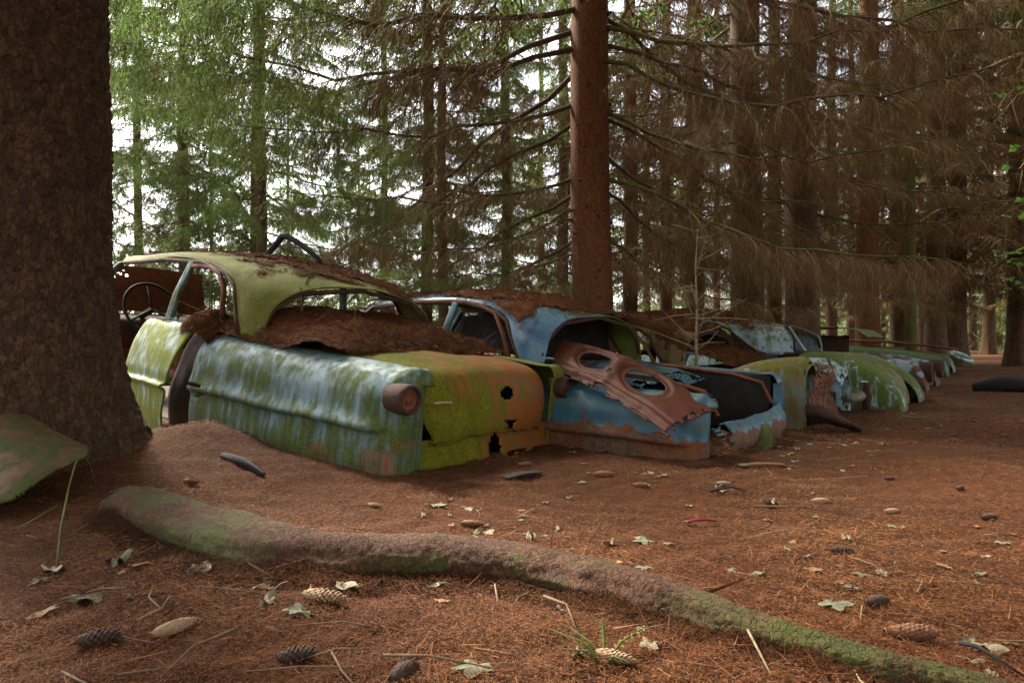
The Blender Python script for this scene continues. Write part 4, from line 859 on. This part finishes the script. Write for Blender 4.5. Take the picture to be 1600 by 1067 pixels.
sapling('dead_sapling', 'thin bare sapling growing out of the needle drift on the mossy car', px(470, 520, 4.15), [px(470, 520, 4.15), px(472, 480, 4.1), px(478, 445, 4.1), px(488, 418, 4.1)], .010, 12, M['limb_moss'], 3, 'bare saplings among the wrecks', .22)
sapling('dead_sapling', 'bare upright sapling with stiff side twigs in front of the pale blue roof', px(1089, 585, 5.9), [px(1089, 585, 5.9), px(1088, 540, 5.9), px(1089, 480, 5.9), px(1087, 420, 5.9), px(1090, 360, 5.9)], .016, 30, M['stick_pale'], 5, 'bare saplings among the wrecks', .5)
def stump():
    x, y = bx(607, 9.0), 9.0; e = empty('broken_stump', (x, y, G(x, y))); tag(e, 'broken reddish stump rising behind the mossy green roof', 'stump')
    ob('trunk', trunk_mesh(.105, 1.42, 4, .4, 20, 24, taper=.02), e, M['bark_red'])
    tube_ob('broken_branch', [(-.05, -.03, 1.12), (-.2, -.06, 1.06), (-.36, -.08, 1.10)], [.03, .02, .012], M['limb'], e, 7)
stump()
FL = Net([[tuple(px(x, y, d)) for x, y, d in row] for row in (((-190, 585, 3.0), (-190, 660, 2.75), (-190, 740, 2.55), (-190, 815, 2.40)), ((-70, 606, 2.95), (-60, 670, 2.72), (-60, 740, 2.52), (-60, 800, 2.38)), ((0, 632, 2.90), (8, 680, 2.70), (14, 735, 2.50), (20, 782, 2.40)),
                                                               ((75, 668, 2.85), (74, 690, 2.72), (72, 722, 2.58), (68, 748, 2.50)), ((138, 700, 2.80), (138, 704, 2.76), (136, 709, 2.72), (132, 714, 2.68)))])
flap = sheet('mossy_metal_sheet', FL, M['flap'], None, 60, 40, .008, .010, seed=51, dfreq=4, rag=lambda u, v, n: (v > .97 or v < .03) and n > .12)
tag(flap, 'torn metal sheet covered in green moss leaning by the huge trunk', 'metal sheet')
bm_ = sheet('rusty_beam', Net([[tuple(px(x, y0, q)), tuple(px(x + 4, y0 + .45 * (y1 - y0), q - .12)), tuple(px(x + 6, y1, q - .06))] for x, y0, y1, q in ((1192, 640, 662, 5.75), (1225, 632, 664, 5.65), (1262, 634, 664, 5.55), (1300, 648, 668, 5.45), (1342, 668, 676, 5.35))]), M['rust_dark'], None, 50, 16, .02, .03, seed=71, rag=lambda u, v, n: (v > .9 or v < .08) and n > .05)
tag(bm_, 'dark rusty beam lying in front of the torn olive brown tail', 'beam')
lg = tube_ob('rotten_log', [(bx(1520, 9.3), 9.3, G(6.3, 9.3) + .05), (bx(1560, 9.2), 9.2, G(6.6, 9.2) + .10), (bx(1610, 9.0), 9.0, G(6.8, 9.0) + .10), (bx(1720, 8.8), 8.8, G(7.5, 8.8) + .08)], [.05, .10, .11, .08], M['char'], None, 12, .35)
tag(lg, 'dark rotten log lying at the right edge of the path', 'log')
cl = tube_ob('mossy_stub', [px(1186, 706, 4.35), px(1190, 690, 4.35), px(1196, 672, 4.4), px(1200, 664, 4.4)], [.085, .075, .05, .015], M['bark_green'], None, 14, .5)
tag(cl, 'short mossy rotten stub at the tail corner of the blue car', 'stump')
def flat_strip(name, label, cat, a, b, w, mat, bend=.006):
    a = Vector(a); b = Vector(b); s = (b - a).cross(Vector((0, 0, 1))).normalized() * w
    n = Net([[tuple(a.lerp(b, t) + s * q + Vector((0, 0, bend * sin(pi * t) + .012))) for q in (-.5, 0, .5)] for t in (0, .3, .6, 1)])
    return tag(sheet(name, n, mat, None, 20, 6, .006, .006, seed=61), label, cat)
def gp(x, y, dz=0.0):
    """ground point under a photo pixel"""
    d = 3.0
    for _ in range(20): d = (EYE - G(bx(x, d), d) - dz) * F / (y - HY)
    return Vector((bx(x, d), d, G(bx(x, d), d) + dz))
flat_strip('trim_strip', 'dark blue strip of trim lying in front of the blue car', 'metal strip', gp(1155, 732), gp(1225, 730), .05, M['c2_side'])
flat_strip('trim_strip', 'black scrap of metal by the tail of the mossy car', 'metal strip', gp(790, 752), gp(842, 742), .06, M['char'])
flat_strip('plastic_scrap', 'small red scrap on the open needle floor', 'scrap', gp(1072, 823), gp(1118, 821), .02, plain('red_plastic', (0.20, 0.015, 0.03), 0.5))
bs = tube_ob('blackened_stick', [gp(348, 700) + Vector((0, 0, .012)), gp(348, 700).lerp(gp(412, 748), .5) + Vector((0, 0, .028)), gp(412, 748) + Vector((0, 0, .015))], [.016, .02, .010], M['char'], None, 7, .3)
tag(bs, 'blackened split stick on the needle mound beside the mossy car', 'stick')

# cones: spindle with spiral scales, three shapes shared
def cone_mesh(L, r, n, seed, mat, open_=1.0):
    rr2 = random.Random(seed); b = Bag()
    V, Q = tube([(t * L - L / 2, .004 * sin(t * 5), 0) for t in (0, .1, .3, .5, .7, .9, 1)], [r * k for k in (.3, .7, .85, .85, .7, .4, .1)], 10); b.add(V, Q)
    for i in range(n):
        t = (i + .5) / n; a = i * 2.39996; R_ = r * (sin(pi * min(max(t * .92 + .06, 0), 1)) ** .55) * rr2.uniform(.95, 1.08); w = r * .62; l = L * .115
        c = Vector((t * L - L / 2, 0, 0)); d = Vector((0, cos(a), sin(a))); s = Vector((0, -sin(a), cos(a))); x = Vector((1, 0, 0)); o = .16 * open_
        p = [c + d * R_ * .80 - s * w * .5 - x * l * .5, c + d * R_ * .80 + s * w * .5 - x * l * .5, c + d * R_ * (1.0 + o * .7) + s * w * .48 + x * l * .35, c + d * R_ * (1.06 + o) + x * l * .85, c + d * R_ * (1.0 + o * .7) - s * w * .48 + x * l * .35, c + d * R_ * 1.02]
        b.add([tuple(v) for v in p], [(0, 1, 5), (1, 2, 5), (2, 3, 5), (3, 4, 5), (4, 0, 5)])
    me = b.mesh('spruce_cone'); me.materials.append(mat); return me
CONES = [cone_mesh(.125, .019, 120, 1, M['cone']), cone_mesh(.105, .021, 100, 2, M['cone'], 1.6), cone_mesh(.12, .018, 120, 3, M['cone_pale'], 1.1), cone_mesh(.10, .019, 90, 4, M['cone_dark'], 1.4)]
def cone(x, y, kind, yaw, label, pos=None, sc=1.0, tilt=0.0):
    sc *= .8 if y > 850 or pos is not None else .65; p = pos if pos is not None else gp(x, y + 4, .018 * sc)
    o = link(bpy.data.objects.new('spruce_cone', CONES[kind])); o.location = p; o.rotation_euler = (rnd.uniform(0, 6), tilt, yaw); o.scale = (sc,) * 3
    return tag(o, label, 'cone', 'fallen spruce cones')
cone(115, 694, 0, -.45, 'brown cone resting on the tip of the mossy metal sheet', px(114, 692, 2.83), .8, .22)
for x, y, k, yw, lb, sc in ((298, 756, 0, -.35, 'brown cone on the needles just right of the huge trunk', .95), (1424, 985, 0, -.08, 'large brown cone with open scales at the lower right', 1.05), (1281, 780, 2, .05, 'pale closed cone lying crosswise on the open floor', .95),
                            (1393, 796, 2, .1, 'pale cone on the open floor right of the crosswise cone', .75), (944, 738, 0, -.1, 'brown cone below the wing of the blue car', 1.1), (738, 815, 0, -.2, 'brown cone among dry leaves in front of the mossy tail', .95),
                            (272, 977, 2, .9, 'pale plump cone at the lower left beneath the root', .95), (506, 928, 2, -.25, 'long pale cone touching the near side of the root', 1.1), (152, 994, 3, .4, 'dark wet cone at the lower left near the pale plump cone', 1.0),
                            (585, 786, 2, -.5, 'pale cone between the root and the mossy car corner', .7), (1315, 857, 3, -.3, 'dark cone at the middle of the open floor', .8), (960, 1022, 2, -.5, 'pale cone in the green sprig at the bottom', .8),
                            (1130, 752, 2, .0, 'pale cone in front of the blue car corner', .8), (1000, 755, 0, -.2, 'brown cone second from the blue car wing', .8), (1545, 805, 3, .2, 'dark cone near the right picture edge', .9), (462, 1020, 3, .3, 'dark cone at the bottom below the long pale cone', .9),
                            (630, 1046, 3, 1.0, 'dark cone at the bottom edge of the picture', .9), (1370, 936, 3, .3, 'dark cone behind the large brown cone', .8), (1390, 745, 3, 0, 'small dark cone far out on the open floor', .7), (820, 722, 0, .2, 'cone under the tail of the mossy car', .8), (1500, 760, 3, .4, 'dark cone far right on the floor', .7)):
    cone(x, y, k, yw, lb, sc=sc)
# dry lobed leaves, curled; four shapes shared
def leaf_mesh(seed, mat):
    r = random.Random(seed); V = [(0, 0, .004)]; n = 30; ca, cb = r.randint(2, 5), r.randint(2, 5); curl = r.uniform(-4, 7)
    for ring in (.5, 1.0):
        for k in range(n):
            a = 2 * pi * k / n; rad = (.052 * (1 + .24 * cos(5 * a) + .07 * cos(13 * a + seed)) * (1.15 if cos(a) > 0 else .85)) * ring
            x, y = rad * cos(a), rad * sin(a); z = ring * (.007 * sin(ca * a + seed) + .006 * sin(cb * a)) + curl * (x * x * .8 + y * x) + .006
            V.append((x, y * (.75 + .15 * sin(seed)), z))
    F3 = [(0, 1 + k, 1 + (k + 1) % n) for k in range(n)]; F4 = [(1 + k, 1 + n + k, 1 + n + (k + 1) % n, 1 + (k + 1) % n) for k in range(n)]
    b = Bag(); b.add(V, F3); b.P.append((np.array(F4), 0))
    Vt, Qt = tube([(-.035, 0, .008), (-.07, .008, .012), (-.10, .002, .004)], .0014, 4); b.add(Vt, Qt)
    me = b.mesh('dry_leaf'); me.materials.append(mat); return me
LEAVES = [leaf_mesh(1, M['leaf']), leaf_mesh(2, M['leaf_grey']), leaf_mesh(3, M['leaf_tan']), leaf_mesh(4, M['leaf_grey']), leaf_mesh(5, M['leaf'])]
def leaf(x, y, k, sc, label, flat=True):
    o = link(bpy.data.objects.new('dry_leaf', LEAVES[k])); o.location = gp(x, y, .004); o.rotation_euler = (rnd.uniform(-.15, .15), rnd.uniform(-.15, .15), rnd.uniform(0, 6.28)); o.scale = (sc, sc * rnd.uniform(.5, 1), sc * rnd.uniform(.7, 1.5))
    return tag(o, label, 'leaf', 'dry leaves lying on the needle floor')
for x, y, k, sc, lb in ((185, 878, 3, 1.2, 'curled grey green leaf standing up below the root'), (135, 938, 3, 1.35, 'broad grey green leaf flat at the lower left'), (80, 893, 4, 1.1, 'pale leaf near the mossy sheet at the lower left'), (68, 960, 2, 1.0, 'tan leaf beside the broad grey green leaf'),
                        (215, 885, 2, .9, 'tan leaf touching the curled grey green leaf'), (315, 886, 0, 1.2, 'long pale leaf against the near side of the root'), (415, 912, 1, 1.3, 'grey green leaf folded under the root edge'), (535, 915, 0, 1.0, 'pale leaf right of the long pale cone'),
                        (675, 915, 1, 1.0, 'grey leaf under the middle of the root'), (755, 925, 4, .8, 'small pale leaf under the root right of the grey leaf'), (680, 792, 1, 1.2, 'pale grey leaf in front of the mossy tail'), (745, 1045, 1, 1.0, 'grey green leaf at the bottom edge'),
                        (830, 842, 4, .9, 'pale leaf lying just beyond the root crest'), (1003, 845, 1, .9, 'grey green leaf beyond the right half of the root'), (1310, 945, 1, 1.0, 'grey green leaf right of the root'), (1540, 1015, 0, .8, 'large pale leaf in the lower right corner'),
                        (1205, 794, 4, .8, 'white leaf alone on the open floor'), (470, 958, 3, 1.0, 'grey leaf below the long pale cone'), (30, 770, 2, .8, 'tan leaf under the mossy sheet')):
    leaf(x, y, k, sc * .72, lb)
zones = [(880, 700, 1130, 760, 26), (640, 770, 900, 840, 22), (1200, 690, 1420, 740, 24), (1300, 820, 1600, 920, 16), (950, 760, 1300, 900, 16), (60, 860, 560, 960, 14), (1380, 980, 1600, 1060, 8), (600, 940, 1100, 1050, 8), (1300, 640, 1600, 700, 22)]
for (x0, y0, x1, y1, n_) in zones:
    for _ in range(n_): leaf(rnd.uniform(x0, x1), rnd.uniform(y0, y1), rnd.randrange(5), rnd.uniform(.25, .5), 'small dry leaf scattered on the needle floor')
# sticks
def stick(pts, r, mat, label, group='dry sticks on the needle floor'):
    return tag(tube_ob('dry_stick', pts, [r * (1 - .6 * i / (len(pts) - 1)) for i in range(len(pts))], mat, None, 6, .2), label, 'stick', group)
for a, b, r, m_, lb in (((365, 1000), (250, 1064), .004, 'stick', 'thin dark stick pointing up from the bottom left'), ((1160, 965), (1205, 1060), .005, 'stick_pale', 'pale stick leaning on the thin end of the root'), ((1190, 985), (1150, 1005), .003, 'stick_pale', 'short twig crossing the pale stick'),
                        ((600, 1040), (760, 1048), .004, 'stick', 'long thin twig along the bottom edge'), ((850, 945), (905, 1000), .004, 'stick', 'dark twig below the root middle'), ((1500, 1020), (1600, 1062), .006, 'char', 'dark stick at the lower right corner'), ((1180, 800), (1330, 810), .004, 'stick', 'long twig on the open floor'),
                        ((1110, 776), (1165, 770), .007, 'char', 'black stick in front of the blue car'), ((130, 735), (150, 760), .003, 'stick', 'short twig near the mossy sheet')):
    A, B = gp(*a), gp(*b); mid_ = A.lerp(B, .5); stick([A + Vector((0, 0, .02)), mid_ + Vector((rnd.uniform(-.02, .02), rnd.uniform(-.02, .02), .03)), B + Vector((0, 0, .006))], r, M[m_], lb)
for k in range(70):
    x, y = rnd.uniform(0, 1600), 700 + 367 * rnd.random() ** .7
    A = gp(x, y); a = rnd.uniform(0, 6.28); L = rnd.uniform(.06, .22); B = A + Vector((cos(a), sin(a), 0)) * L; B.z = G(B.x, B.y)
    stick([A + Vector((0, 0, .008)), A.lerp(B, .5) + Vector((rnd.uniform(-.02, .02), 0, rnd.uniform(.006, .02))), B + Vector((0, 0, .006))], rnd.uniform(.0014, .003), M[rnd.choice(['stick', 'stick', 'stick_pale'])], 'small dry twig scattered on the needle floor')
# living green: sprig, wisp, moss, ferns behind the cars, broad leaves at the right
def sprig(name, label, base, stems, mat, seed, h, cat='plant', leafw=.012, leafl=.04, nl=6, spread=.6):
    r = random.Random(seed); b = Bag()
    for k in range(stems):
        a = r.uniform(0, 6.28); L = h * r.uniform(.6, 1.1); d = Vector((cos(a) * spread, sin(a) * spread, 1)).normalized(); p = [Vector((0, 0, -.01)), d * L * .5, d * L + Vector((cos(a), sin(a), -.5)) * L * .25]
        V, Q = tube(p, [.004, .003, .001], 5); b.add(V, Q)
        for j in range(nl * 2):
            t = (j + 1) / (nl * 2); q = (p[0].lerp(p[1], t * 2) if t < .5 else p[1].lerp(p[2], t * 2 - 1)); s = Vector((-sin(a), cos(a), r.uniform(-.3, .3))) * (1 if j % 2 else -1); l = leafl * (1.15 - t) * r.uniform(.7, 1.2) + .006; e = d * .4 + s; e.normalize(); n_ = e.cross(d).normalized() if e.cross(d).length > 1e-4 else Vector((0, 0, 1)); g_ = e.cross(n_)
            b.add([tuple(q), tuple(q + e * l * .5 + g_ * leafw), tuple(q + e * l + Vector((0, 0, -.2 * l))), tuple(q + e * l * .5 - g_ * leafw)], [(0, 1, 2, 3)])
    o = ob(name, b.mesh(name), None, mat, False); o.location = base; return tag(o, label, cat)
sprig('moss_sprig', 'bright green mossy sprig at the bottom below the root', gp(945, 1035), 6, M['limb_moss'], 3, .10, 'plant', .003, .012, 8, 1.4)
w_ = tube_ob('grass_wisp', [gp(88, 890), gp(95, 850) + Vector((0, 0, .05)), px(108, 760, 2.5), px(118, 725, 2.55), px(130, 708, 2.6)], [.004, .004, .003, .003, .002], M['limb_moss'], None, 6); tag(w_, 'long thin green stalk arching beside the tip of the mossy sheet', 'plant')
tag(sprig('moss_tuft', 'bright green moss strand on the floor at the end of the green wing', gp(1430, 655), 16, M['fresh'], 9, .10, 'moss', .006, .02, 6, 3.0), None)
for k, (x, d, hh) in enumerate(((262, 9.5, 1.4), (300, 9.0, 1.5), (330, 9.8, 1.5), (372, 10.4, 1.5), (440, 10.5, 1.4))):
    X = bx(x, d); tag(sprig('fern', 'bright green tall fern behind the mossy car, ' + ('first', 'second', 'third', 'fourth', 'fifth')[k] + ' from the huge trunk', (X, d, G(X, d)), 22, M['fresh'], 20 + k, hh, 'fern', .03, .16, 10, .7), None, None, 'ferns behind the mossy car')
for k, (x, y, d) in enumerate(((1592, 130, 5.5), (1598, 255, 5.6), (1604, 320, 5.6), (1580, 400, 7.5), (1590, 440, 8))):
    p = px(x, y, d); rt = empty('leafy_shoot', (p.x + .55, p.y, G(p.x + .55, p.y))); tag(rt, ('topmost', 'second from the top', 'third from the top', 'fourth from the top', 'lowest')[k] + ' shoot of fresh green leaves at the right edge', 'shoot', 'leafy shoots at the right edge')
    h = p.z - rt.location.z; tube_ob('stem', [(0, 0, 0), (.03, 0, h * .6), (-.12, 0, h), (-.62, 0, h - .06)], [.012, .009, .006, .002], M['limb'], rt, 6)
    for j in range(16):
        t = rnd.uniform(0, 1); o = sprig('leaf', None, (-.12 - .55 * t, rnd.uniform(-.15, .15), h + rnd.uniform(-.12, .10)), 1, M['fresh'], 60 + j, .05, None, .03, .09, 2, 1.6); o.parent = rt
